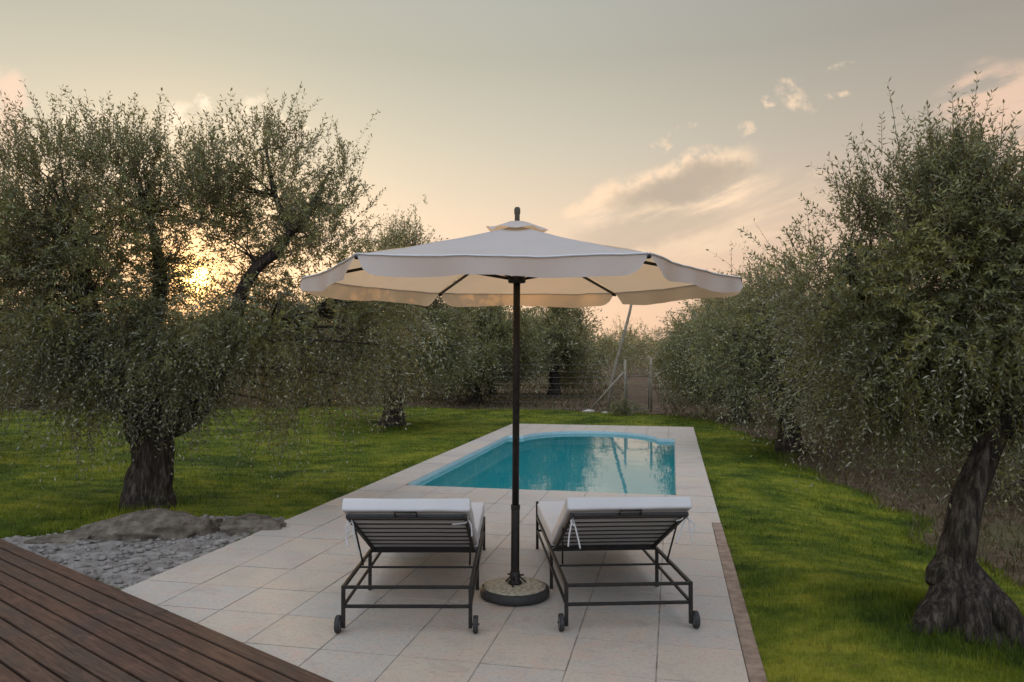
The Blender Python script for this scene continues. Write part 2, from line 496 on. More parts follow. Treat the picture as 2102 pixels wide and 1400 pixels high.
us = grid_lines(-60, 900, cu, .6, 90); vs = grid_lines(-700, 700, cv, .6, 90)
gr = kind(hole_grid('ground', us, vs, lambda x, y: ground_z(x, y) - .03 - .02 * np.sin(x * 3.1) * np.sin(y * 2.7), M['soil']), 'structure')

LAWN = [(4.3, -3), (4.1, 3.5), (4.1, 6.6), (4.35, 8.6), (4.6, 11.2), (4.75, 13.5), (5.1, 17), (4.9, 19.4), (3.6, 21.4), (1.4, 22.8), (-.9, 23.2), (-4, 24.4), (-8, 24), (-15, 23), (-32, 24), (-32, -3)]
LP = np.array(LAWN)
def lawn_sd(x, y):
    """signed distance to the lawn's outline, positive inside"""
    x = np.asarray(x, float); y = np.asarray(y, float)
    d = np.full(x.shape, 1e9); ins = np.zeros(x.shape, bool)
    n = len(LP)
    for i in range(n):
        (ax, ay), (bx, by) = LP[i], LP[(i + 1) % n]
        t = np.clip(((x - ax) * (bx - ax) + (y - ay) * (by - ay)) / ((bx - ax) ** 2 + (by - ay) ** 2), 0, 1)
        d = np.minimum(d, np.hypot(x - ax - t * (bx - ax), y - ay - t * (by - ay)))
        c = ((ay > y) != (by > y)) & (x < (bx - ax) * (y - ay) / (by - ay + 1e-12) + ax)
        ins ^= c
    wob = .16 * np.sin(x * 2.3 + 1.1 * y) + .12 * np.sin(y * 4.1 - x * 1.7)
    return np.where(ins, d, -d) + wob
def inside_poly(x, y, poly):
    ins = np.zeros(np.shape(x), bool); n = len(poly)
    for i in range(n):
        (ax, ay), (bx, by) = poly[i], poly[(i + 1) % n]
        ins ^= ((ay > y) != (by > y)) & (x < (bx - ax) * (y - ay) / (by - ay + 1e-12) + ax)
    return ins
STONE = [tuple(P(px, py)[:2]) for px, py in ((-60, 1100), (110, 1090), (250, 1066), (420, 1052), (590, 1058), (260, 1205))]
us = grid_lines(-4, 27, cu, .22, .22); vs = grid_lines(-34, 6, cv, .22, .22)
def lawn_z(x, y):
    s = lawn_sd(x, y)
    s = np.where(inside_poly(x, y, STONE) , -.4, s)
    return ground_z(x, y) + np.where(s > 0, .012 * np.clip(s / .3, 0, 1), np.clip(s, -1, 0) * .3)
lawn = kind(hole_grid('lawn', us, vs, lawn_z, M['lawn']), 'structure')

# paving: square stone tiles on a bed of grout, one mesh each
DK_Z = .075
DK_A = P(0, 1105, DK_Z); DK_B = P(690, 1400, DK_Z)
DK_A.z = DK_B.z = 0
DK_T = (DK_B - DK_A).normalized(); DK_N = Vector((DK_T.y, -DK_T.x, 0))      # along the deck's edge, and away from the deck
if DK_N.y < 0: DK_N = -DK_N
def off_deck(p): return (p - DK_A).dot(DK_N)
def in_pool(u, v, grow=0.0):
    if POOL_V0 - grow < v < POOL_V1 + grow and POOL_U0 - grow < u < POOL_U1 + grow: return True
    return False
ARC_C = (POOL_V0 + POOL_V1) / 2
ARC_HW = 1.32
def pool_outline(grow=0.0, nseg=28):
    """outline in (u,v), counter-clockwise seen with v to the right and u up"""
    v0, v1, u0, u1 = POOL_V0 - grow, POOL_V1 + grow, POOL_U0 - grow, POOL_U1 + grow
    def rc(cu_, cv_, a0, a1, r=.10): return [(cu_ + r * math.sin(a0 + (a1 - a0) * k / 4), cv_ + r * math.cos(a0 + (a1 - a0) * k / 4)) for k in range(5)]
    pts = rc(u0 + .1, v0 + .1, -math.pi, -math.pi / 2)[:]
    pts = [(u0 + .1, v0), (u0 + .03, v0 + .03), (u0, v0 + .1), (u0, v1 - .1), (u0 + .03, v1 - .03), (u0 + .1, v1), (u1 - .1, v1), (u1 - .03, v1 - .03), (u1, v1 - .1)]
    hw = ARC_HW + grow; hgt = ARC_U + grow - u1
    Rr = (hw * hw + hgt * hgt) / (2 * hgt); a = math.asin(hw / Rr)
    for k in range(nseg + 1):
        t = a - 2 * a * k / nseg
        pts.append((u1 + hgt - Rr + Rr * math.cos(t), ARC_C + Rr * math.sin(t)))
    pts += [(u1, v0 + .1), (u1 - .03, v0 + .03), (u1 - .1, v0)]
    return pts
def paving():
    bm = bmesh.new()
    tl = bm.faces.layers.float.new('tint')
    out = pool_outline(0.0)
    TU, TV = .46, (PV1 - .086 - PV0) / 9
    rng = random.Random(3)
    def quad(u0, u1, v0, v1, z0, tint, gap=.0042):
        b = [bm.verts.new(uv(u, v, z)) for z in (z0, -.06) for u, v in ((u0 + gap, v0 + gap), (u0 + gap, v1 - gap), (u1 - gap, v1 - gap), (u1 - gap, v0 + gap))]
        for ix in ((3, 2, 1, 0), (0, 1, 5, 4), (1, 2, 6, 5), (2, 3, 7, 6), (3, 0, 4, 7)):
            bm.faces.new([b[i] for i in ix])[tl] = tint
    v1 = PV1 - .086
    rows_near = [POOL_U0 - TU * (k + 1) for k in range(18)][::-1]
    # in front of the pool
    for u in rows_near:
        wob = rng.uniform(-.003, .003)
        for k in range(9):
            a, b = PV0 + k * TV, PV0 + (k + 1) * TV
            if k == 8 and u > 7.4: b = PV1
            quad(u, u + TU, a, b, rng.uniform(-.0015, .0015), rng.random())
    # along both sides
    n = 13; su = (POOL_U1 - POOL_U0) / n
    for k in range(n):
        quad(POOL_U0 + k * su, POOL_U0 + (k + 1) * su, PV0, POOL_V0, rng.uniform(-.001, .001), rng.random())
        quad(POOL_U0 + k * su, POOL_U0 + (k + 1) * su, POOL_V1, PV1, rng.uniform(-.001, .001), rng.random())
    # beyond the pool, cut along the curve
    hw = ARC_HW
    arc = [p for p in out[9:38]]
    def arc_u(v):
        if abs(v - ARC_C) >= hw: return POOL_U1
        hgt = ARC_U - POOL_U1; Rr = (hw * hw + hgt * hgt) / (2 * hgt)
        return POOL_U1 + hgt - Rr + math.sqrt(max(Rr * Rr - (v - ARC_C) ** 2, 0))
    cuts = [PV0, POOL_V0] + [ARC_C - hw * math.cos(math.pi * k / 32) for k in range(33)] + [POOL_V1, PV1]
    for a, b in zip(cuts[:-1], cuts[1:]):
        ua, ub = (arc_u(a), arc_u(b)) if abs((a + b) / 2 - ARC_C) < hw else (POOL_U1, POOL_U1)
        tint = rng.random() if False else .5
        b4 = [bm.verts.new(uv(u, v, z)) for z in (0, -.06) for u, v in ((ua, a), (ub, b), (PU1, b), (PU1, a))]
        for ix in ((3, 2, 1, 0), (0, 1, 5, 4), (2, 3, 7, 6)):
            bm.faces.new([b4[i] for i in ix])[tl] = tint
    me = bpy.data.meshes.new('paving'); bm.to_mesh(me); bm.free()
    me.materials.append(M['tile'])
    o = link(bpy.data.objects.new('paving', me))
    kind(o, 'structure')
    # joints in the far apron: shallow grooves shown as thin grout strips
    mb = MB()
    for k in range(1, 9):
        v = PV0 + k * TV
        mb.add([uv(max(arc_u(v), POOL_U1) + .02, v - .004, .004), uv(PU1 - .004, v - .004, .004), uv(PU1 - .004, v + .004, .004), uv(max(arc_u(v), POOL_U1) + .02, v + .004, .004)], [(0, 1, 2, 3)])
    # bed below the tiles, with an opening for the pool
    vv = [PV0 + .01, POOL_V0 - .03, POOL_V1 + .03, PV1 - .09]
    for (u0, u1, a, b) in ((PU0, POOL_U0 - .03, vv[0], PV1 - .09), (POOL_U0 - .03, PU1 - .02, vv[0], vv[1]), (POOL_U0 - .03, PU1 - .02, vv[2], PV1 - .02)):
        mb.add([uv(u0, a, -.0028), uv(u0, b, -.0028), uv(u1, b, -.0028), uv(u1, a, -.0028)], [(3, 2, 1, 0)])
    kind(mb.build('paving_bed', M['grout']), 'structure')
    # brown kerb along the right edge of the near paving
    bm = bmesh.new(); rng = random.Random(11); u = 0.7
    mb = MB()
    while u < 7.5:
        L = rng.uniform(.9, 1.15)
        u1 = min(u + L, 7.515)
        c = uv((u + u1) / 2, PV1 - .041, -.054 + rng.uniform(-.003, .003))
        mb.box(c, (.086 + .008 * rng.random(), u1 - u - .008, .10), Matrix.Rotation(-YAW, 3, 'Z'))
        u = u1
    kind(mb.build('kerb', M['kerb'], bevel=.006), 'structure')
paving()

WATER_Z = -.06
def pool():
    t = thing('swimming_pool', 'small turquoise swimming pool with a rounded far end set in pale stone paving', 'pool', uv((POOL_U0 + POOL_U1) / 2, ARC_C, 0))
    off = t.location
    o = pool_outline(0.0)
    def ring(g_, z, us_=0.0): return [uv(u, v, z) - off for u, v in pool_outline(g_)]
    def loft(name, rings, mat, cap=False, smooth=False):
        n = len(rings[0]); vs_ = [v for r in rings for v in r]; fs = []
        for i in range(len(rings) - 1):
            for k in range(n): fs.append((i * n + k, (i + 1) * n + k, (i + 1) * n + (k + 1) % n, i * n + (k + 1) % n))
        if cap: fs.append(tuple((len(rings) - 1) * n + k for k in range(n))[::-1])
        return mesh_obj(name, vs_, fs, mat, t, smooth)
    def ledge_ring(z, side, far, near=.02):
        """outline moved inwards by different amounts on the sides"""
        r = []
        for u, v in pool_outline(0.0):
            if v < ARC_C - 1.0: v = v + side * min(1, max(0, (ARC_C - 1.0 - v) / .5))
            if u > POOL_U1 - .3: u = u - far
            if u < POOL_U0 + .2: u = u + near
            r.append(uv(u, v, z) - off)
        return r
    loft('upper_wall', [ring(0, -.002), ring(-.006, -.03), ring(-.006, WATER_Z - .12)], M['liner'])
    loft('ledge', [ring(-.006, WATER_Z - .12), ledge_ring(WATER_Z - .135, .30, .62)], M['liner'])
    loft('ledge_trim', [ledge_ring(WATER_Z - .130, .295, .615, .015), ledge_ring(WATER_Z - .128, .345, .70, .03), ledge_ring(WATER_Z - .16, .35, .71, .04)], M['trim'])
    loft('basin', [ledge_ring(WATER_Z - .135, .33, .66, .03), ledge_ring(WATER_Z - 1.2, .42, .95, .1)], M['liner_deep'], cap=True)
    w = [uv(u, v, WATER_Z) for u, v in pool_outline(-.004)]
    wo = mesh_obj('water', w, [tuple(range(len(w)))], M['water'])
    kind(wo, 'structure')
pool()

def deck():
    bm = bmesh.new(); tl = bm.faces.layers.float.new('tint')
    rng = random.Random(5)
    ang = math.atan2(DK_T.y, DK_T.x)
    PW, GAP = .096, .017
    z1, z0 = DK_Z, DK_Z - .028
    for k in range(40):
        n1 = -k * (PW + GAP); n0 = n1 - PW
        x = -7.5 + rng.uniform(-1.5, 0)
        while x < 7:
            L = rng.uniform(2.6, 4.2)
            gp = GAP
            dz = rng.uniform(-.001, .001)
            c = .004
            tint = rng.random()
            vs_ = []
            for (yy, zz) in ((n0, z0), (n0, z1 - c + dz), (n0 + c, z1 + dz), (n1 - c, z1 + dz), (n1, z1 - c + dz), (n1, z0)):
                vs_.append([bm.verts.new((xx, yy, zz)) for xx in (x + .001, x + L - .002)])
            for a, b in zip(vs_[:-1], vs_[1:]):
                bm.faces.new((a[0], a[1], b[1], b[0]))[tl] = tint
            bm.faces.new([q[0] for q in vs_])[tl] = tint
            bm.faces.new([q[1] for q in vs_][::-1])[tl] = tint
            x += L
    bmesh.ops.recalc_face_normals(bm, faces=bm.faces)
    me = bpy.data.meshes.new('deck'); bm.to_mesh(me); bm.free()
    me.materials.append(M['wood'])
    o = link(bpy.data.objects.new('deck', me)); o.location = DK_A; o.rotation_euler = (0, 0, ang)
    kind(o, 'structure')
    mb = MB(); mb.box((0, -2.3, -.006), (15, 4.58, .012))  # sheet added under the planks, its black colour paints the shade in the gaps
    s = mb.build('deck_shade_sheet', M['dark']); s.location = DK_A; s.rotation_euler = (0, 0, ang)
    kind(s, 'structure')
deck()
def deck_local_n(p): return (p - DK_A).dot(DK_N)

# ------------------------------------------------------------------ grass, weeds
def keep_out(x, y):
    u = x * UU.x + y * UU.y; v = x * VV.x + y * VV.y
    m = ~((u > PU0) & (u < PU1 + .01) & (v > PV0 - .01) & (v < PV1 + .012))
    dn = (x - DK_A.x) * DK_N.x + (y - DK_A.y) * DK_N.y
    m &= dn > .05
    # stony corner beside the deck
    m &= ~(inside_poly(x, y, STONE))
    return m
def blades(name, n, dmin, dmax, mat, cond, h0, w0, seed, amin=-40, amax=42, lean=.6, hvar=1.0):
    rng = np.random.default_rng(seed)
    d = np.exp(rng.uniform(np.log(dmin), np.log(dmax), n)); a = np.radians(rng.uniform(amin, amax, n))
    x, y = d * np.sin(a), d * np.cos(a)
    k = cond(x, y); x, y, d = x[k], y[k], d[k]; n = len(x)
    z = ground_z(x, y) + .004
    th = rng.uniform(0, 2 * np.pi, n); w = w0 * np.sqrt(d / 5) * d ** .5 / 5 ** .5
    h = h0 * rng.uniform(.5, 1.2, n) * hvar * (.75 + .5 * (np.sin(x * 2.1 + y) * np.sin(y * 1.7 - x) * .5 + .5))
    if name == 'grass':                                             # the mower leaves it longer round the trunks
        for (tx, ty, sp, am) in ((2.75, 4.55, .55, 1.7), (-3.9, 8.1, .5, 1.2), (-2.6, 17, .6, 1.2), (4.6, 12.5, .6, 1.4)):
            h = h * (1 + am * np.exp(-((x - tx) ** 2 + (y - ty) ** 2) / sp ** 2))
    la = rng.uniform(0, 2 * np.pi, n); ll = rng.uniform(.1, 1, n) * lean
    dx, dy = np.cos(th) * w / 2, np.sin(th) * w / 2
    V = np.empty((n, 3, 3))
    V[:, 0] = np.stack([x - dx, y - dy, z - .01], 1); V[:, 1] = np.stack([x + dx, y + dy, z - .01], 1)
    V[:, 2] = np.stack([x + np.cos(la) * ll * h, y + np.sin(la) * ll * h, z + h], 1)
    return kind(np_mesh(name, V.reshape(-1, 3), [np.arange(3 * n).reshape(-1, 3)], [mat]), 'stuff')
def on_lawn(x, y): return keep_out(x, y) & (lawn_sd(x, y) > -.08)
def off_lawn(x, y):
    lane = np.abs(x - .168 * y) < .7
    return keep_out(x, y) & (lawn_sd(x, y) < .1) & ~(lane & (y > 20))
tag(blades('grass', 420000, 3.0, 26, M['grass'], on_lawn, .042, .006, 1), 'short green mown grass of the lawn on both sides of the pool', 'grass')
tag(blades('weeds', 90000, 4.0, 60, M['weed'], off_lawn, .11, .008, 2, lean=1.1), 'dry brown weeds on the bare soil beyond the lawn', 'weeds')

# ------------------------------------------------------------------ trees
def trunk_part(mb, pts, rad, n=26, flute=.14, seed=0, cap=True):
    """tapered, fluted, twisting trunk through the points"""
    # refine
    P_ = []; R_ = []
    for i in range(len(pts) - 1):
        p0 = Vector(pts[max(i - 1, 0)]); p1 = Vector(pts[i]); p2 = Vector(pts[i + 1]); p3 = Vector(pts[min(i + 2, len(pts) - 1)])
        k = 6
        for j in range(k):
            t = j / k
            P_.append(.5 * ((2 * p1) + (-p0 + p2) * t + (2 * p0 - 5 * p1 + 4 * p2 - p3) * t * t + (-p0 + 3 * p1 - 3 * p2 + p3) * t ** 3))
            R_.append(rad[i] + (rad[i + 1] - rad[i]) * t)
    P_.append(Vector(pts[-1])); R_.append(rad[-1])
    base = len(mb.v); m = len(P_); up = None
    for i, p in enumerate(P_):
        t = (P_[min(i + 1, m - 1)] - P_[max(i - 1, 0)]).normalized()
        if up is None: up = Vector((1, 0, 0))
        up = (up - t * up.dot(t)).normalized(); w = t.cross(up)
        for k in range(n):
            a = 2 * math.pi * k / n
            q = p + (up * math.cos(a) + w * math.sin(a)) * R_[i]
            f = flute * (math.sin(3 * a + 2.2 * p.z + seed) * .5 + math.sin(5 * a - 3.1 * p.z + seed * 2) * .35 + .5 * mnoise.noise(q * 5 + Vector((seed, 0, 0))) + .3 * mnoise.noise(q * 14))
            mb.v.append(p + (up * math.cos(a) + w * math.sin(a)) * R_[i] * (1 + f))
    for i in range(m - 1):
        for k in range(n): mb.f.append([base + i * n + k, base + i * n + (k + 1) % n, base + (i + 1) * n + (k + 1) % n, base + (i + 1) * n + k])
    if cap: mb.f.append([base + (m - 1) * n + k for k in range(n)])

def unit(a): return a / np.maximum(np.linalg.norm(a, axis=-1, keepdims=True), 1e-9)
def crown_arrays(rng, lobes, n_twigs, leaf_len, twig_len, nodes=8, sub=26, sub_r=.3, gaps=(), upness=.8, droop=.55, mid_z=None, wild=.5):
    """leaf sprays: twig bases gathered in small clusters over a set of lobes"""
    L = np.array([l[:6] for l in lobes], float); wgt = np.array([l[6] for l in lobes], float)
    ncl = max(len(lobes) * 3, int(n_twigs / sub))
    li = rng.choice(len(lobes), ncl, p=wgt / wgt.sum())
    dr = unit(rng.normal(size=(ncl, 3)))
    rr = rng.random(ncl) ** .42
    cl = L[li, :3] + dr * rr[:, None] * L[li, 3:6]
    ti = rng.integers(0, ncl, n_twigs)
    b = cl[ti] + rng.normal(size=(n_twigs, 3)) * sub_r * np.array([.5, .5, .5])
    outw = unit(b - (L[li[ti], :3] - np.array([0, 0, .25]) * L[li[ti], 5:6]))
    zlo, zhi = (L[:, 2] - L[:, 5]).min(), (L[:, 2] + L[:, 5]).max()
    mz = mid_z if mid_z is not None else zlo + .45 * (zhi - zlo)
    k = np.clip((b[:, 2] - mz) / (zhi - mz + 1e-6), -1, 1)
    kk = np.clip((b[:, 2] - mz) / (mz - zlo + 1e-6), -1, 0)
    keep = np.ones(n_twigs, bool)
    for (gx_, gz_, gr_, p_) in gaps:
        q = np.hypot(b[:, 0] - gx_, b[:, 2] - gz_) / gr_
        keep &= ~((q < 1) & (rng.random(n_twigs) < p_))
    b, outw, k, kk = b[keep], outw[keep], k[keep], kk[keep]; n = len(b)
    dv = outw * .7 + rng.normal(size=(n, 3)) * wild
    dv[:, 2] += upness * np.clip(k + .25, 0, 1) + 1.0 * kk
    dv = unit(dv)
    TL = twig_len * rng.uniform(.55, 1.35, n) * np.where((rng.random(n) < .14) & (k > -.1), 1.75, 1.0)
    t = (np.arange(nodes) + .5) / nodes
    grav = droop * (1 - .75 * np.clip(k * 1.6, 0, 1))
    pts = b[:, None, :] + dv[:, None, :] * (TL[:, None] * t[None])[..., None]
    pts[..., 2] -= (grav * TL)[:, None] * t[None] ** 2
    tan = np.repeat(dv[:, None, :], nodes, 1).copy()
    tan[..., 2] -= 2 * grav[:, None] * t[None]
    tan = unit(tan)
    ref = unit(rng.normal(size=(n, 1, 3)))
    s1 = unit(np.cross(tan, ref)); s2 = np.cross(tan, s1)
    # leaves in crossed pairs
    alt = (np.arange(nodes) % 2)[None, :, None]
    sd = np.where(alt == 0, s1, s2)
    lv = []
    for sg in (-1, 1):
        ld = unit(tan * rng.uniform(.5, 1.1, (n, nodes, 1)) + sd * sg + rng.normal(size=(n, nodes, 3)) * .25)
        ll = leaf_len * rng.uniform(.7, 1.25, (n, nodes, 1))
        nn = unit(np.cross(ld, np.cross(sd * sg, tan)) + rng.normal(size=(n, nodes, 3)) * .35)
        wd = np.cross(ld, nn); wd = unit(wd) * ll * .155
        base = pts; tip = pts + ld * ll
        midp = pts + ld * ll * .48 + nn * ll * .03
        lv.append(np.stack([base, midp - wd, tip, midp + wd], 2).reshape(-1, 4, 3))
    lv = np.concatenate(lv)
    # twig strips: one narrow folded strip per twig
    tw = .0035 * (leaf_len / .06)
    ends = np.stack([b, pts[:, nodes // 2], pts[:, -1]], 1)
    sx = unit(np.cross(dv, rng.normal(size=(n, 3)))) * tw
    a0, a1, a2 = ends[:, 0], ends[:, 1], ends[:, 2]
    tq = np.concatenate([np.stack([a0 - sx, a0 + sx, a1 + sx * .7, a1 - sx * .7], 1), np.stack([a1 - sx * .7, a1 + sx * .7, a2 + sx * .3, a2 - sx * .3], 1)])
    return lv, tq, cl, li
def crown_mesh(name, lv, tq, leafm, parent):
    V = np.concatenate([lv.reshape(-1, 3), tq.reshape(-1, 3)])
    F = np.arange(len(V)).reshape(-1, 4)
    mi = np.concatenate([np.zeros(len(lv), int), np.ones(len(tq), int)])
    return np_mesh(name, V, [F], [leafm, M['twig']], parent, mi)

def tree(name, label, loc, trunk_pts, trunk_r, limbs, lobes, n_twigs, leaf_len, twig_len, seed, leafm='leaf', group=None, scale=1.0, rz=0.0, branch_r=.02, branches=True, flute=.14, **kw):
    rng = np.random.default_rng(seed)
    t = thing(name, label, 'tree', loc, rz, group)
    t.scale = (scale,) * 3
    mb = MB()
    trunk_part(mb, trunk_pts, trunk_r, 30, flute, seed)
    for pts, rad in limbs: trunk_part(mb, pts, rad, 14, .12, seed + 3)
    mb.build('trunk', M['bark'], t, smooth=True)
    lv, tq, cl, li = crown_arrays(rng, lobes, n_twigs, leaf_len, twig_len, **kw)
    if branches:
        mb = MB()
        tips = [Vector(p) for pts, _ in limbs for p in pts[1:]]
        for c in cl:
            c = Vector(c)
            s0 = min(tips, key=lambda p: (p - c).length + (0.6 if p.z > c.z + .2 else 0))
            if (s0 - c).length < .1: continue
            mid = (s0 + c) / 2 + Vector(rng.normal(size=3)) * .09 * (s0 - c).length + Vector((0, 0, .10 * (s0 - c).length))
            q1 = s0.lerp(mid, .5) + Vector(rng.normal(size=3)) * .03
            q2 = mid.lerp(c, .5) + Vector(rng.normal(size=3)) * .03
            r = branch_r * min(1.3, .4 + (s0 - c).length * .55)
            mb.tube([s0, q1, mid, q2, c], [r, r * .8, r * .6, r * .42, r * .25], 5, False)
        mb.build('branches', M['bark'], t, smooth=True)
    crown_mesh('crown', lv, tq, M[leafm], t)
    return t

# the big old olive on the left lawn
b1 = P(305, 1030); b1.z = gz(b1.x, b1.y)
k1 = b1.y / FPX
def T1(px, py, y=0.0): return ((px - 305) * k1, y, 1.6 - (py - HOR) * k1 - b1.z)
tree('olive_tree', 'large old olive on the left lawn, low sun shining through its crown', b1,
     [(0, 0, -.12), (0, 0, .06), T1(306, 1000), T1(318, 950), T1(316, 905), T1(308, 870), T1(306, 835)],
     [.33, .285, .25, .205, .215, .265, .25],
     [([T1(306, 860), T1(262, 800, -.1), T1(222, 720, -.15), T1(200, 620, -.2), T1(180, 500, -.2)], [.2, .16, .115, .08, .04]),
      ([T1(306, 860), T1(310, 780, .1), T1(290, 680, .25), T1(300, 560, .3), T1(280, 430, .2)], [.2, .14, .10, .07, .035]),
      ([T1(330, 868), T1(400, 838, -.05), T1(450, 760, -.1), T1(484, 690, -.12), T1(500, 610, -.15), T1(535, 550, -.15), T1(572, 520, -.15), T1(602, 480, -.15)], [.2, .15, .11, .085, .068, .062, .060, .045]),
      ([T1(484, 690, -.12), T1(550, 665, .1), T1(630, 640, .2)], [.07, .05, .025]),
      ([T1(602, 480, -.15), T1(560, 400, 0), T1(540, 300, 0)], [.045, .03, .012]),
      ([T1(602, 480, -.15), T1(640, 440, -.2), T1(680, 360, -.2)], [.04, .025, .01]),
      ([T1(262, 800, -.1), T1(180, 740, .3), T1(120, 640, .5), T1(80, 520, .5)], [.1, .075, .05, .025])],
     [T1(190, 600) + (1.05, 1.1, .80, 2.7), T1(140, 715, -.1) + (.75, .85, .44, 1.2), T1(320, 715, -.35) + (.85, .7, .40, 1.6), T1(570, 675) + (1.15, 1.0, .46, 2.0),
      T1(730, 670) + (.75, .9, .50, 1.2), T1(185, 420) + (1.0, 1.0, .66, .95), T1(30, 520) + (.62, .8, 1.0, 1.2), T1(548, 370) + (.56, .7, .66, .36), T1(548, 300) + (.26, .4, .25, .12),
      T1(655, 440) + (.55, .6, .52, .30), T1(700, 370) + (.28, .4, .36, .10), T1(440, 430) + (.6, .7, .55, .30), T1(300, 390) + (.55, .6, .5, .32), T1(235, 330) + (.25, .5, .25, .14), T1(100, 350) + (.36, .5, .28, .22),
      T1(640, 570, .2) + (.8, .7, .5, .9), T1(-60, 620) + (.6, .8, 1.0, 1.0), T1(540, 440) + (.6, .6, .35, .22), T1(420, 500) + (.55, .6, .45, .34), T1(545, 590, .3) + (.40, .4, .30, .18), T1(205, 800, -.35) + (.24, .3, .30, .12), T1(400, 790, -.4) + (.30, .3, .30, .12), T1(650, 800, 0) + (.7, .6, .28, .22)],
     10200, .050, .36, 21, nodes=10, sub=34, sub_r=.27, gaps=[T1(392, 550)[::2] + (.30, .55)], branch_r=.016, droop=.6, upness=1.2, wild=.42)

# the olive close on the right
b7 = P(1975, 1300, -.07); b7.z = gz(b7.x, b7.y)
k7 = b7.y / FPX
def T7(px, py, y=0.0): return ((px - 1975) * k7, y, 1.6 - (py - HOR) * k7 - b7.z)
tree('olive_tree', 'nearest olive tree at the right with gnarled leaning trunk and swollen root base', b7,
     [(-.02, 0, -.16), (-.03, 0, .02), T7(1968, 1235), T7(1962, 1180), T7(1975, 1100), T7(1992, 1030), T7(2022, 950), T7(2050, 870)],
     [.32, .25, .175, .108, .090, .088, .078, .075],
     [([T7(2050, 880), T7(2075, 780, .05), T7(2080, 660, .1), T7(2060, 520, .1), T7(2020, 360, .1), T7(1995, 250, .1)], [.11, .085, .06, .045, .03, .012]),
      ([T7(2050, 880), T7(2000, 780, .3), T7(1930, 700, .5), T7(1860, 620, .5), T7(1820, 520, .5)], [.08, .06, .045, .03, .015]),
      ([T7(2050, 880), T7(2130, 800, 0), T7(2200, 700, 0), T7(2230, 560, 0)], [.09, .07, .05, .02]),
      ([(-.02, -.02, .36), (-.11, -.06, .20), (-.20, -.09, .09), (-.36, -.12, -.03)], [.09, .105, .10, .06]), ([(.0, 0, .36), (.09, -.08, .20), (.15, -.12, .10), (.24, -.18, -.05)], [.09, .11, .12, .08]),
      ([(.03, .03, .32), (.15, .04, .14), (.32, .06, -.02)], [.08, .10, .06]), ([(0, -.03, .30), (-.02, -.13, .14), (-.05, -.22, -.03)], [.09, .11, .07]), ([(-.06, .0, .40), (-.14, .0, .30), (-.19, -.01, .25)], [.08, .07, .035])],
     [T7(2075, 610, .2) + (.75, .8, .55, 1.5), T7(2080, 720, .2) + (.75, .8, .40, 1.7), T7(1990, 450, .2) + (.38, .45, .44, .55), T7(1990, 340, .15) + (.15, .2, .20, .20), T7(1910, 440, .25) + (.25, .3, .25, .25),
      T7(1890, 650, .5) + (.55, .7, .42, 1.1), T7(1850, 560, .5) + (.32, .45, .28, .36), T7(2200, 620, 0) + (.6, .8, .65, 1.3), T7(1900, 780, .4) + (.45, .6, .25, .6), T7(2080, 500, .2) + (.40, .5, .34, .36), T7(2180, 800, 0) + (.5, .5, .35, .6), T7(1790, 610, .6) + (.26, .4, .22, .22),
      T7(1930, 850, .35) + (.25, .3, .16, .14), T7(1850, 470, .4) + (.20, .3, .2, .10), T7(1770, 560, .5) + (.18, .3, .16, .10)],
     7400, .038, .26, 5, nodes=10, sub=46, sub_r=.20, branch_r=.009, gaps=[T7(1960, 590)[::2] + (.12, .75), T7(1890, 600)[::2] + (.10, .75), T7(2040, 540)[::2] + (.10, .7), T7(1940, 500)[::2] + (.08, .7), T7(2080, 640)[::2] + (.09, .7)], droop=.45, flute=.2, upness=1.2, wild=.42)

# olives of the grove, standing round the lawn
def grove_olive(label, px, py, top, wide, seed, n=2300, leaf=.11, rel=1.0, lean=0.0, group=None, low=(.29, .36)):
    if isinstance(px, tuple): b = Vector((px[0], px[1], 0))
    else: b = P(px, py, -.05)
    b.z = gz(b.x, b.y) - .02
    rng = random.Random(seed)
    h = top; w = wide
    th = .85 * rel
    fork = (lean * .3, 0, th)
    lobes = []; limbs = []
    nl = 6
    for i in range(nl):
        a = 2 * math.pi * (i + rng.random() * .6) / nl
        rr = w * rng.uniform(.40, .62)
        zc = h * rng.uniform(.44, .66)
        c = (math.cos(a) * rr + lean, math.sin(a) * rr, zc)
        lobes.append(c + (w * rng.uniform(.42, .58), w * rng.uniform(.42, .58), h * rng.uniform(.18, .26), 1.0))
        limbs.append(([fork, (c[0] * .45 + rng.uniform(-.1, .1), c[1] * .45, th + (zc - th) * .5), c], [.12, .07, .03]))
    lobes.append((lean, 0, h * .78, w * .5, w * .5, h * .19, .9))
    lobes.append((lean + rng.uniform(-.4, .4) * w, 0, h * .90, w * .24, w * .24, h * .10, .22))
    lobes.append((lean, 0, h * (low[0] + .12), w * .8, w * .8, h * .12, 1.3))
    for i in range(5):
        a = rng.uniform(0, 6.28)
        lobes.append((math.cos(a) * w * .72 + lean, math.sin(a) * w * .72, h * rng.uniform(*low), w * .34, w * .34, h * .11, .55))
    r = .24 * rel
    return tree('olive_tree', label, b, [(0, 0, -.1), (0, 0, .08), (.02, 0, .3), (lean * .15, 0, .55), (lean * .25, 0, th + .06)], [r * 1.5, r * 1.25, r * 1.05, r * .85, r * 1.0],
                limbs, lobes, n, leaf, .5 * (leaf / .1) ** .4, seed, 'leaf_far', group, nodes=6, sub=26, sub_r=.36, branch_r=.02, upness=1.0, wild=.75, droop=.4)
GR = 'olive trees of the grove'
grove_olive('olive tree with a short bulging trunk on the lawn left of the pool', 806, 876, 4.5, 1.9, 31, 6500, .078, group=GR, low=(.36, .44))
grove_olive('olive tree with double dark trunk at the far lawn edge left of the parasol pole', 972, 828, 4.2, 2.1, 32, 5200, .105, group=GR, low=(.35, .42))
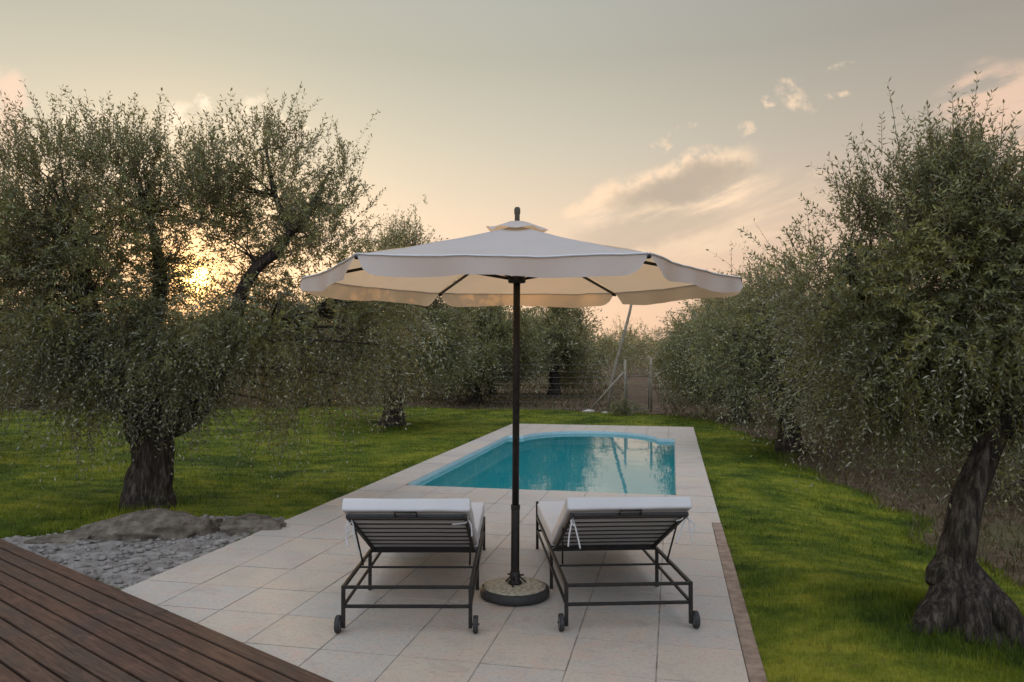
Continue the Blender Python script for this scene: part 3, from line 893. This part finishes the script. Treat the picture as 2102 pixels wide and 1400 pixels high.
grove_olive('olive tree with a short dark trunk on the lawn edge right of the pool', 1618, 925, 3.2, 1.6, 33, 4200, .068, .8, group=GR, low=(.56, .60))
grove_olive('olive tree right of the fence braces at the corner of the far lawn', 1518, 862, 3.5, 1.75, 34, 3400, .085, .9, group=GR, low=(.38, .44))
grove_olive('olive tree at the left edge of the photo behind the big old olive', (-9.2, 11.6), 0, 4.2, 2.0, 35, 2600, .085, group=GR)
grove_olive('olive tree left of the lane just behind the leaning pole', (1.7, 30.5), 0, 4.1, 1.9, 36, 2000, .13, group=GR)
grove_olive('olive tree seen behind the parasol pole', (-.9, 31.5), 0, 4.2, 2.1, 37, 1900, .13, group=GR)
grove_olive('olive tree right of the lane behind the right fence brace', (7.4, 27), 0, 3.9, 1.9, 38, 2000, .125, group=GR)
grove_olive('olive tree beyond the bare soil between the two right lawn olives', (7.6, 15.5), 0, 3.5, 1.9, 39, 2200, .095, group=GR)
grove_olive('olive tree on the bare soil behind the nearest right olive', (7.2, 10.2), 0, 3.0, 1.9, 40, 2400, .085, group=GR)
grove_olive('olive tree behind the low sprays of the big old olive', (-6.4, 25.5), 0, 3.35, 2.2, 41, 1900, .12, group=GR)
grove_olive('olive tree on the far lawn edge left of the big old trunk', (-11.2, 25), 0, 3.3, 2.2, 42, 1800, .12, group=GR)
grove_olive('olive tree at the far left behind the brown strip of soil', (-15.6, 24.5), 0, 3.5, 2.3, 43, 1700, .12, group=GR)
grove_olive('olive tree standing second on the left side of the lane', (2.7, 39.5), 0, 4.3, 2.0, 44, 1500, .15, group=GR)
grove_olive('olive tree standing second on the right side of the lane', (9.6, 38), 0, 4.2, 2.1, 45, 1500, .15, group=GR)

# the rest of the grove far behind, one mass
def far_grove():
    rng = np.random.default_rng(77)
    lobes = []
    def add(x, y, h, w):
        for k in range(4):
            lobes.append((x + rng.uniform(-.6, .6) * w, y + rng.uniform(-.7, .7) * w, h * rng.uniform(.28, .70), w * .6, w * .6, h * .28, 1.0))
    for y in np.arange(34, 96, 7.0):
        lane = .168 * y
        for k in range(-16, 14):
            o0 = 4.3 if y < 52 else 3.4
            off = o0 + 4.6 * abs(k) if k >= 0 else -(o0 + 4.6 * (abs(k) - 1))
            x = lane + (off + (0 if k >= 0 else 0)) + rng.uniform(-.5, .5)
            if abs(x) > .85 * y + 4: continue
            if y < 42 and abs(x - lane) < 4.5: continue
            add(x, y + rng.uniform(-.8, .8), rng.uniform(3.2, 4.0), 2.1)
    for y in (24, 18.5): 
        for x in (8.2, 11.5, 15): add(x + rng.uniform(-.5, .5), y + rng.uniform(-1, 1), 3.6, 2.0)
    for k in range(9): add(-21 + 2.5 * k + rng.uniform(-.6, .6), 28.5 + rng.uniform(-1.2, 2.2), rng.uniform(3.1, 3.6), 1.7)
    for x, y in ((.6, 28), (2.4, 34), (-2.6, 29), (1.2, 38), (-5.5, 38)): add(x, y, 3.7, 1.3)
    for y in (13, 17.5): add(12 + rng.uniform(-.5, .5), y, 3.6, 2.0)
    for x, y in ((-19, 26), (-23, 24), (-14, 31), (-9, 31.5), (-3.5, 33)): add(x, y, 3.4, 2.2)
    for x, y in ((10.2, 64), (11.6, 67), (11.0, 72), (13, 74), (9.0, 63)): add(x, y, 4.6, 1.7)
    for k in range(26): add(11 + rng.uniform(-6, 12), rng.uniform(96, 120), rng.uniform(4, 6), 3.0)
    lv, tq, cl, li = crown_arrays(rng, lobes, 38000, .19, .8, nodes=5, sub=14, sub_r=.6, mid_z=1.6)
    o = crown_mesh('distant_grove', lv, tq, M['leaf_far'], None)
    kind(o, 'stuff'); tag(o, 'distant mass of olive trees filling the background beyond the lawn', 'grove')
far_grove()

# ------------------------------------------------------------------ parasol
def parasol():
    loc = Vector(((1057 - 1051) / FPX * 5.06, 5.06, 0))
    t = thing('parasol', 'large cream six sided garden parasol standing open between the two sun loungers', 'parasol', loc)
    # base
    mb = MB(); mb.lathe([(.205, 0), (.228, .008), (.232, .03), (.226, .058), (.212, .066)], 48)
    base = mb.build('base', M['rubber'], t, smooth=True, bevel=0)
    mb = MB(); mb.lathe([(.207, .064), (.207, .0675), (.16, .075), (.06, .084), (.05, .084)], 48)
    mb.build('concrete_top', M['concrete'], base, smooth=True)
    mb = MB(); mb.lathe([(.048, .082), (.044, .10), (.034, .105), (.033, .16), (.03, .165)], 24)
    for a in (20, 140, 260):
        c, s = math.cos(R(a)), math.sin(R(a))
        mb.tube([(c * .03, s * .03, .135), (c * .062, s * .062, .135)], .006, 8)
        mb.tube([(c * .035, s * .035, .125), (c * .07, s * .07, .09), (c * .082, s * .082, .08)], .006, 8)
    mb.build('pole_socket', M['iron'], base, smooth=True)
    lean = Matrix.Rotation(R(.35), 4, 'Y')
    mb = MB(); mb.tube([lean @ Vector((0, 0, .09)), lean @ Vector((0, 0, .60))], .0285, 20); mb.tube([lean @ Vector((0, 0, .575)), lean @ Vector((0, 0, .605))], .031, 20)
    mb.build('lower_pole', M['iron'], t, smooth=True, bevel=.001)
    mb = MB(); mb.tube([lean @ Vector((0, 0, .55)), lean @ Vector((0, 0, 2.50))], .0235, 20)
    mb.build('upper_pole', M['iron'], t, smooth=True)
    mb = MB(); mb.lathe([(.017, 2.44), (.017, 2.545), (.021, 2.56), (.021, 2.585), (.014, 2.598)], 16)
    f = mb.build('finial', M['twig'], t, smooth=True); f.matrix_local = lean
    # canopy
    Rr, ZA, ZE = 1.475, 2.475, 2.12
    tilt = Matrix.Rotation(R(.3), 4, 'X')
    piv = Vector((0, 0, 2.2))
    rot = R(-4)
    def TT(p): return lean @ (piv + tilt @ (Vector(p) - piv))
    cor = [Vector((Rr * math.cos(rot + R(60 * k)), Rr * math.sin(rot + R(60 * k)), 0)) for k in range(6)]
    vs_ = []; fs = []
    NR, NS = 16, 20
    rngc = random.Random(8)
    def surf(k, t_, s):
        a, b = cor[k], cor[(k + 1) % 6]
        p = a.lerp(b, s) * t_
        mid = 4 * s * (1 - s)
        z = ZA + (ZE - ZA) * t_ - .016 * mid * t_ ** 1.3 * (1 - .25 * t_) - .035 * math.sin(math.pi * t_) * (0.4 + .6 * mid)
        p = p * (1 - .014 * mid * t_)
        w = (.007 * mnoise.noise(Vector((p.x * 3, p.y * 3, 5.0))) + .004 * mnoise.noise(Vector((p.x * 9, p.y * 9, 2.0)))) * t_ - .010 * math.exp(-((t_ - .8) / .1) ** 2) * math.sin(s * 19 + k * 2) * .35
        return Vector((p.x, p.y, z + w))
    for k in range(6):
        b0 = len(vs_)
        for i in range(NR + 1):
            for j in range(NS + 1): vs_.append(TT(surf(k, .03 + .97 * i / NR, j / NS)))
        for i in range(NR):
            for j in range(NS):
                q = b0 + i * (NS + 1) + j
                fs.append((q, q + NS + 1, q + NS + 2, q + 1))
    can = mesh_obj('canopy', vs_, fs, M['canvas'], t)
    # valance, one flap per side, slit at the corners
    for k in range(6):
        vs_ = []; fs = []; ND, NJ = 7, 44
        a, b = cor[k], cor[(k + 1) % 6]
        outw = (a + b).normalized()
        ph = rngc.uniform(0, 6)
        for i in range(ND + 1):
            dd = i / ND
            for j in range(NJ + 1):
                s = j / NJ
                ss = s + (.5 - s) * .055 * dd * (1 if .03 < s < .97 else 1)
                p = surf(k, 1.0, min(max(ss, 0), 1))
                edge = min(s, 1 - s)
                drop = .102 * (1 - .30 * math.exp(-(edge / .02) ** 1.5)) + .008 * math.sin(s * 9 + ph)
                fl = dd * (.012 * math.sin(s * 17 + ph) + .012 + .022 * math.exp(-(edge / .10) ** 2))
                q = p + outw * fl
                q.z -= drop * dd + .002
                vs_.append(TT(q))
        for i in range(ND):
            for j in range(NJ):
                q = i * (NJ + 1) + j
                fs.append((q, q + NJ + 1, q + NJ + 2, q + 1))
        mesh_obj('valance', vs_, fs, M['canvas'], t)
    # doubled hem along the edge where the valance is sewn on
    for k in range(6):
        mb = MB(); mb.tube([TT(surf(k, 1.002, .004 + .992 * j / 24) + Vector((0, 0, .001))) for j in range(25)], .0055, 6)
        mb.build('hem', M['cushion'], can, smooth=True)
    # vent cap
    vs_ = [TT((0, 0, ZA + .032))]; fs = []
    for i, (rr, zz) in enumerate(((.08, .018), (.15, -.008), (.19, -.024), (.212, -.038))):
        for j in range(36):
            a = rot + 2 * math.pi * j / 36
            sec = (j % 6) / 6
            hexr = math.cos(R(30)) / math.cos(R(60) * sec - R(30))
            r = rr * hexr
            z = ZA + zz + (.007 * (i / 3) ** 2 * math.cos(j / 36 * 2 * math.pi * 6) + (.03 * math.exp(-((j - 18.5) / 1.3) ** 2) * (i / 3) ** 2))
            vs_.append(TT((r * math.cos(a), r * math.sin(a), z)))
    for j in range(36): fs.append((0, 1 + j, 1 + (j + 1) % 36))
    for i in range(3):
        for j in range(36): fs.append((1 + i * 36 + j, 1 + (i + 1) * 36 + j, 1 + (i + 1) * 36 + (j + 1) % 36, 1 + i * 36 + (j + 1) % 36))
    mesh_obj('vent_cap', vs_, fs, M['canvas'], t)
    for k in range(6):
        c = cor[k]
        mb = MB(); mb.tube([TT(c * .03 + Vector((0, 0, ZA - .045))), TT(c * .5 + Vector((0, 0, (ZA + ZE) / 2 - .052))), TT(c * .995 + Vector((0, 0, ZE - .012)))], .0105, 8)
        rb = mb.build('rib', M['iron'], t, smooth=True)
        mb = MB(); mb.tube([TT(c * .03 + Vector((0, 0, 2.115))), TT(c * .50 + Vector((0, 0, (ZA + ZE) / 2 - .062)))], .009, 8)
        mb.build('strut', M['iron'], rb, smooth=True)
        mb = MB(); mb.tube([TT(c * .97 + Vector((0, 0, ZE - .014))), TT(c * 1.004 + Vector((0, 0, ZE - .018)))], .011, 10)
        mb.build('rib_tip', M['iron'], rb, smooth=True)
    mb = MB(); mb.lathe([(.026, 2.085), (.055, 2.088), (.06, 2.10), (.055, 2.125), (.026, 2.135)], 24)
    mb.build('hub', M['iron'], t, smooth=True).matrix_local = lean
    mb = MB(); mb.lathe([(.026, 2.38), (.05, 2.385), (.05, 2.42), (.026, 2.43)], 24)
    mb.build('top_hub', M['iron'], t, smooth=True).matrix_local = lean
    return t
parasol()

# ------------------------------------------------------------------ sun loungers
def cushion(name, size, parent, M4, seed, puff=.012):
    lx, ly, lz = size
    bm = bmesh.new()
    bmesh.ops.create_cube(bm, size=1.0)
    for v in bm.verts: v.co = Vector((v.co.x * lx, v.co.y * ly, v.co.z * lz))
    bmesh.ops.bevel(bm, geom=list(bm.edges), offset=.014, segments=3, profile=.6, affect='EDGES')
    bmesh.ops.subdivide_edges(bm, edges=[e for e in bm.edges if e.calc_length() > .15], cuts=14, use_grid_fill=True)
    for v in bm.verts:
        n = mnoise.noise(v.co * 5 + Vector((seed, 0, 0)))
        m = (1 - (2 * v.co.x / lx) ** 2) * (1 - (2 * v.co.y / ly) ** 2)
        v.co.z += math.copysign(1, v.co.z) * (puff * max(m, 0) + .004 * n)
        v.co.x += .004 * mnoise.noise(v.co * 7 + Vector((3, seed, 0))); v.co.y += .004 * mnoise.noise(v.co * 7 + Vector((seed, 9, 0)))
        v.co = M4 @ v.co
    me = bpy.data.meshes.new(name); bm.to_mesh(me); bm.free()
    me.materials.append(M['cushion'])
    me.polygons.foreach_set('use_smooth', [True] * len(me.polygons))
    return link(bpy.data.objects.new(name, me), parent)
def lounger(label, loc, rz, seed, ties, tilt=0.0):
    t = thing('sun_lounger', label, 'sun lounger', loc, rz, 'sun loungers facing the pool')
    W, L, ZR, ZL = .735, 1.86, .262, .152
    hw = W / 2; b = .020; HY = .80
    mb = MB()
    for sx in (-1, 1):
        mb.bar((sx * hw, b / 2, ZR), (sx * hw, L - b / 2, ZR), b)
        mb.bar((sx * hw, b / 2, ZL), (sx * hw, L - b / 2, ZL), b * .8)
    for y, z in ((0, ZR), (0, ZL), (L, ZR), (L, ZL)):
        mb.bar((-hw + b / 2 + .0005, y, z), (hw - b / 2 - .0005, y, z), b * .9)
    mb.bar((-hw + b / 2, HY, ZR + .004), (hw - b / 2, HY, ZR + .004), b * 1.05)
    mb.bar((-hw + b / 2, .42, ZR - .002), (hw - b / 2, .42, ZR - .002), b * .6)
    for k in range(9):
        y = HY + .09 + k * .11
        mb.bar((-hw + b / 2, y, ZR + .002), (hw - b / 2, y, ZR + .002), .022, .008)
    mb.build('frame', M['iron'], t, bevel=.002)
    for sx in (-1, 1):
        for y, top, bot in ((0, ZR + b / 2 + .0015, .028), (HY, ZR - b / 2, 0.0), (L - .0, ZR + .13 if y_front_nub else ZR + b / 2 + .0015, 0.0)):
            mb = MB(); mb.box((sx * hw, y, (top + bot) / 2), (b * 1.08, b * 1.08, top - bot))
            lg = mb.build('leg', M['iron'], t, bevel=.002)
            if y > 0:
                mb = MB(); mb.lathe([(.013, 0), (.014, .012)], 12, (sx * hw, y, 0)); mb.build('foot', M['rubber'], lg)
    # wheels
    for sx in (-1, 1):
        c = Vector((sx * (hw + .030), 0, .05))
        rotm = Matrix.Rotation(math.pi / 2, 4, 'Y')
        def turned(prof):
            m2 = MB(); m2.lathe(prof, 28)
            m2.v = [c + (rotm @ v) for v in m2.v]
            return m2
        wh = turned([(.030, -.012), (.045, -.014), (.050, -.009), (.050, .009), (.045, .014), (.030, .012)]).build('wheel', M['rubber'], t, smooth=False)
        turned([(.012, -.0145), (.029, -.0135), (.029, .0135), (.012, .0145)]).build('hub', M['hub'], wh)
        mb = MB(); mb.tube([c - Vector((sx * .04, 0, 0)), c + Vector((sx * .022, 0, 0))], .006, 10); mb.build('axle', M['iron'], wh)
    # backrest
    A = Vector((0, HY, ZR + .012)); T = Vector((0, -.03, .676 + tilt))
    d = (T - A).normalized(); n = Vector((0, d.z, -d.y)); n = n if n.z > 0 else -n
    BL = (T - A).length; bw = hw - .028
    def BP(x, s, off=0.0): return A + d * s + n * off + Vector((x, 0, 0))
    q = Matrix((Vector((1, 0, 0)), d, n)).transposed()
    mb = MB()
    for sx in (-1, 1): mb.bar(BP(sx * bw, 0), BP(sx * bw, BL), .02)
    mb.box(BP(0, BL - .005), (2 * bw - .021, .03, .018), q)
    mb.box(BP(0, .012), (2 * bw - .021, .02, .018), q)
    ns = 8
    for k in range(ns):
        s = .075 + (BL - .15) * k / (ns - 1)
        mb.box(BP(0, s, -.001), (2 * bw - .021, .017, .006), q)
    bk = mb.build('backrest', M['iron'], t, bevel=.0015)
    mb = MB()
    mb.tube([BP(-.062, BL + .004, -.004), BP(-.062, BL + .050, .010), BP(.062, BL + .050, .010), BP(.062, BL + .004, -.004)], .006, 8)
    mb.build('handle', M['iron'], bk, smooth=True)
    for sx in (-1, 1):
        mb = MB(); mb.tube([BP(sx * (bw + .016), .60), Vector((sx * (hw - .03), .42, ZR + .012))], .006, 8)
        mb.build('prop_rod', M['iron'], t, smooth=True)
    # cushions
    M4 = Matrix.Translation(BP(0, BL / 2 + .022, .060)) @ q.to_4x4()
    bc = cushion('back_cushion', (W + .0, BL + .03, .072), t, M4, seed)
    SL = L - HY + .05
    cushion('seat_cushion', (W, SL, .10), t, Matrix.Translation((0, HY + SL / 2 + .035, ZR + .066)), seed + 5)
    # white tape ties
    rr = random.Random(seed)
    for (sx, s, pts) in ties:
        o = BP(sx * (bw + .008), s, -.012)
        for pl in pts:
            P3 = [o + Vector(p) for p in pl]
            mb = MB()
            # smooth path
            Q = []
            for i in range(len(P3) - 1):
                for k in range(5):
                    u_ = k / 5; p0 = P3[max(i - 1, 0)]; p1 = P3[i]; p2 = P3[i + 1]; p3 = P3[min(i + 2, len(P3) - 1)]
                    Q.append(.5 * ((2 * p1) + (-p0 + p2) * u_ + (2 * p0 - 5 * p1 + 4 * p2 - p3) * u_ * u_ + (-p0 + 3 * p1 - 3 * p2 + p3) * u_ ** 3))
            Q.append(P3[-1])
            mb.tube(Q, .0048, 6)
            mb.build('tie', M['cushion'], bc, smooth=True)
    return t
y_front_nub = False
pl = P(835, 1299)
lounger('sun lounger left of the parasol pole, seen squarely from behind its raised slatted back', pl, R(-.3), 3,
        [(-1, .84, [[(.01, 0, .05), (0, -.015, .0), (.01, -.02, -.04), (-.012, -.01, -.08), (.0, -.02, -.14)], [(.0, 0, .04), (.03, -.02, -.01), (.035, -.02, -.07), (.05, .0, -.14), (.06, .02, -.19)], [(.02, -.01, 0), (-.01, -.02, -.02), (.0, -.02, -.06)]]),
         (1, .82, [[(0, 0, .06), (-.005, -.015, .01), (-.04, -.02, 0), (-.09, -.018, -.005)], [(0, -.01, .02), (.02, -.01, -.01), (.025, 0, -.08)]])])
y_front_nub = True
pr = P(1291, 1292)
lounger('sun lounger right of the parasol pole, turned slightly so its white seat cushion shows', pr, R(3.3), 14,
        [(-1, .84, [[(.02, 0, .06), (.015, -.02, 0), (0, -.02, -.08), (-.005, -.01, -.15)], [(.02, -.01, .02), (.04, -.02, -.05), (.065, -.02, -.16)], [(.02, -.01, .02), (.01, -.02, .0), (.03, -.02, -.03)]]),
         (1, .84, [[(0, 0, .05), (-.02, -.02, .01), (-.06, -.02, -.005)], [(0, 0, .03), (.02, -.01, .0), (.03, -.01, -.08), (.045, -.01, -.14)], [(.0, 0, .01), (.05, 0, -.02), (.055, 0, -.06), (.03, 0, -.08)], [(0, -.01, 0), (-.03, -.02, -.06), (-.06, -.02, -.14)]])])

# ------------------------------------------------------------------ stones beside the deck
def stone_patch():
    poly = STONE
    # rough ground between the deck and the boulders
    us_ = np.linspace(0, 1, 60)
    xs = np.linspace(min(p[0] for p in poly) - .3, max(p[0] for p in poly) + .1, 110); ys = np.linspace(min(p[1] for p in poly) - .2, max(p[1] for p in poly), 90)
    V = []; idx = {}; F = []
    for i, x in enumerate(xs):
        for j, y in enumerate(ys):
            p = Vector((x * 4, y * 6, 0))
            V.append((x, y, -.035 + .020 * mnoise.fractal(p, 1.0, 2.0, 4) + .012 * mnoise.noise(p * 3)))
    n = len(ys)
    for i in range(len(xs) - 1):
        for j in range(n - 1):
            cx, cy = (xs[i] + xs[i + 1]) / 2, (ys[j] + ys[j + 1]) / 2
            pv = cx * VV.x + cy * VV.y
            if pv > PV0 - .0: continue
            if off_deck(Vector((cx, cy, 0))) < .0: continue
            if not inside_poly(np.array([cx]), np.array([cy]), poly)[0]: continue
            F.append((i * n + j, (i + 1) * n + j, (i + 1) * n + j + 1, i * n + j + 1))
    V = [Vector(v) for v in V]; F = [list(f) for f in F]
    rp = random.Random(2); made = 0
    while made < 900:
        x, y = rp.uniform(xs[0], xs[-1]), rp.uniform(ys[0], ys[-1])
        if x * VV.x + y * VV.y > PV0 - .02 or off_deck(Vector((x, y, 0))) < .02 or not inside_poly(np.array([x]), np.array([y]), poly)[0]: continue
        made += 1
        sz = .008 + .034 * rp.random() ** 2.5; an = rp.uniform(0, 3.2); el = rp.uniform(.6, 1.0); hz = rp.uniform(.35, .7)
        b0 = len(V); nr = 7
        for (rr, zz) in ((.75, -.5), (1.0, 0), (.8, .6), (.4, .92)):
            for k in range(nr):
                a = 6.283 * k / nr + rp.uniform(-.15, .15); q1, q2 = rr * sz * math.cos(a), rr * sz * el * math.sin(a)
                V.append(Vector((x + q1 * math.cos(an) - q2 * math.sin(an), y + q1 * math.sin(an) + q2 * math.cos(an), -.030 + zz * sz * hz)))
        for i in range(3):
            for k in range(nr): F.append([b0 + i * nr + k, b0 + i * nr + (k + 1) % nr, b0 + (i + 1) * nr + (k + 1) % nr, b0 + (i + 1) * nr + k])
        for k in range(1, nr - 2, 2): F.append([b0 + 3 * nr, b0 + 3 * nr + k, b0 + 3 * nr + k + 1, b0 + 3 * nr + min(k + 2, nr - 1)])
    o = np_mesh('gravel', np.array([tuple(v) for v in V]), [np.array(F)], [M['pebble']], smooth=True)
    kind(o, 'stuff'); tag(o, 'rough grey stony ground between the deck, the boulders and the paving', 'stony ground')
def boulder(label, loc, size, rz, seed, rough=.16):
    bm = bmesh.new()
    bmesh.ops.create_icosphere(bm, subdivisions=5, radius=1.0)
    for v in bm.verts:
        c = v.co.copy()
        f = 1 + rough * mnoise.fractal(c * 1.3 + Vector((seed, 0, 0)), 1.0, 2.0, 5) + .10 * (abs(mnoise.noise(c * 3.1 + Vector((0, seed, 0)))) - .25) * -1.6 + .03 * mnoise.fractal(c * 9, .8, 2.0, 4)
        c = Vector((math.copysign(abs(c.x) ** .8, c.x), math.copysign(abs(c.y) ** .8, c.y), math.copysign(abs(c.z) ** .75, c.z))) * f
        taper = 1 - .52 * max(0, -c.x) + .06 * max(0, c.x)
        v.co = Vector((c.x * size[0], c.y * size[1] * taper, c.z * size[2] * taper))
    me = bpy.data.meshes.new('boulder'); bm.to_mesh(me); bm.free()
    me.materials.append(M['rock']); me.polygons.foreach_set('use_smooth', [True] * len(me.polygons))
    o = link(bpy.data.objects.new('boulder', me)); o.location = loc; o.rotation_euler = (0, 0, rz)
    return tag(o, label, 'boulder', 'boulders edging the lawn')
stone_patch()
p = P(285, 1090); boulder('long low boulder between deck and lawn, rounded at its right end below the big olive', (p.x, p.y, -.06), (.66, .26, .21), R(8), 4, .22)
p = P(505, 1080); boulder('flat dark boulder wedged between the long boulder and the paving', (p.x, p.y, -.07), (.36, .22, .17), R(-3), 9, .22)
p = P(110, 1103); boulder('thin pale boulder at the tip of the deck left of the long boulder', (p.x, p.y, -.08), (.36, .13, .10), R(14), 16)

# ------------------------------------------------------------------ pole, fence and lane beyond the lawn
def lane():
    V = []; F = []
    ys = np.concatenate([np.arange(21.5, 60, .4), np.arange(60, 130, 2.5)])
    for y in ys:
        for k in range(7):
            x = .168 * y + (k - 3) * .26
            V.append((x, y, gz(x, y) - .03 + .035 + .02 * math.sin(y * 2.6)))
    for i in range(len(ys) - 1):
        for k in range(6): F.append((i * 7 + k, i * 7 + k + 1, (i + 1) * 7 + k + 1, (i + 1) * 7 + k))
    kind(np_mesh('path', np.array(V), [np.array(F)], [M['soil']], smooth=True), 'structure')
lane()
def pole():
    d = 23.0
    b = P(1246, 838); b.z = gz(b.x, b.y)
    def Q(px, py): return Vector(((px - 1051) / FPX * b.y, b.y, 1.6 - (py - HOR) / FPX * b.y)) - b
    t = thing('leaning_pole', 'tall thin pale pole leaning right at the far end of the lawn', 'pole', b)
    mb = MB(); mb.tube([Vector((0, 0, -.1)), Q(1254, 790), Q(1266, 740), Q(1280, 690), Q(1293, 640), Q(1303, 590), Q(1312, 548)], [.055, .052, .05, .046, .042, .038, .034], 10)
    mb.build('shaft', M['post'], t, smooth=True)
pole()
def fence():
    d = P(1283, 843).y
    t = thing('wire_fence', 'wire fence with braced posts across the end of the lane beyond the lawn', 'fence', (P(1283, 843).x, d, gz(3.4, d)))
    o = t.location.copy()
    def Q(px, py, dy=0.0): return Vector(((px - 1051) / FPX * (d + dy), d + dy, 1.6 - (py - HOR) / FPX * (d + dy))) - o
    for px, top in ((1283, 738), (1336, 733), (1450, 760)):
        mb = MB(); q = Q(px, 845); mb.tube([Vector((q.x, 0, -.1)), Vector((q.x, 0, Q(px, top).z))], .035, 10); mb.build('post', M['post'], t, smooth=True)
    for a, b in (((1280, 764), (1214, 838)), ((1343, 764), (1390, 842))):
        mb = MB(); mb.tube([Q(*a), Q(*b, -.1)], .03, 10); mb.build('brace', M['post'], t, smooth=True)
    mb = MB()
    x0, x1 = Q(1010, 800).x, Q(1283, 800).x; x2, x3 = Q(1336, 800).x, Q(1450, 800).x
    for k in range(8):
        z = .12 + k * .18
        for a, b in ((x0, x1), (x2, x3)):
            mb.tube([Vector((a, 0, z)), Vector(((a + b) / 2, 0, z - .01)), Vector((b, 0, z))], .0035, 5, False)
    mb.build('wires', M['wire'], t)
    t2 = thing('wire_gate', 'low wire gate closing the lane between the two braced fence posts', 'gate', (Q(1309, 845).x + o.x, d, gz(3.8, d)))
    hwid = (Q(1336, 800).x - Q(1283, 800).x) / 2 - .06
    mb = MB()
    for z in (.10, 1.05): mb.tube([(-hwid, 0, z), (hwid, 0, z)], .014, 8)
    for x in (-hwid, hwid): mb.tube([(x, 0, .10), (x, 0, 1.05)], .014, 8)
    mb.build('frame', M['wire'], t2, smooth=True)
    mb = MB()
    for z in (.28, .46, .64, .82): mb.tube([(-hwid, 0, z), (hwid, 0, z)], .006, 6)
    mb.build('mesh', M['wire'], t2)
fence()
def bush():
    p = P(1272, 850); rng = np.random.default_rng(3)
    t = thing('low_bush', 'small dark bush at the lawn edge in front of the wire gate', 'bush', (p.x, p.y, gz(p.x, p.y)))
    lv, tq, cl, li = crown_arrays(rng, [(0, 0, .16, .24, .2, .15, 1.0), (.5, .1, .09, .35, .2, .09, .6)], 260, .06, .2, nodes=5, sub=20, sub_r=.1, mid_z=.02)
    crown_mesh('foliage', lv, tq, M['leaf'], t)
    for i, (px, py, s) in enumerate(((1207, 843, .17), (1240, 845, .09))):
        p = P(px, py)
        boulder(('flat pale stone on the soil beside the left fence brace', 'small pale stone between the left fence brace and the low bush')[i], (p.x, p.y, gz(p.x, p.y) + .01), (s, s * .6, s * .4), 0, 30 + i).data.materials[0] = M['trim_stone']
M['trim_stone'] = simple('pale_stone', (.38, .35, .30), (.55, .51, .45), 12, .9)
bush()
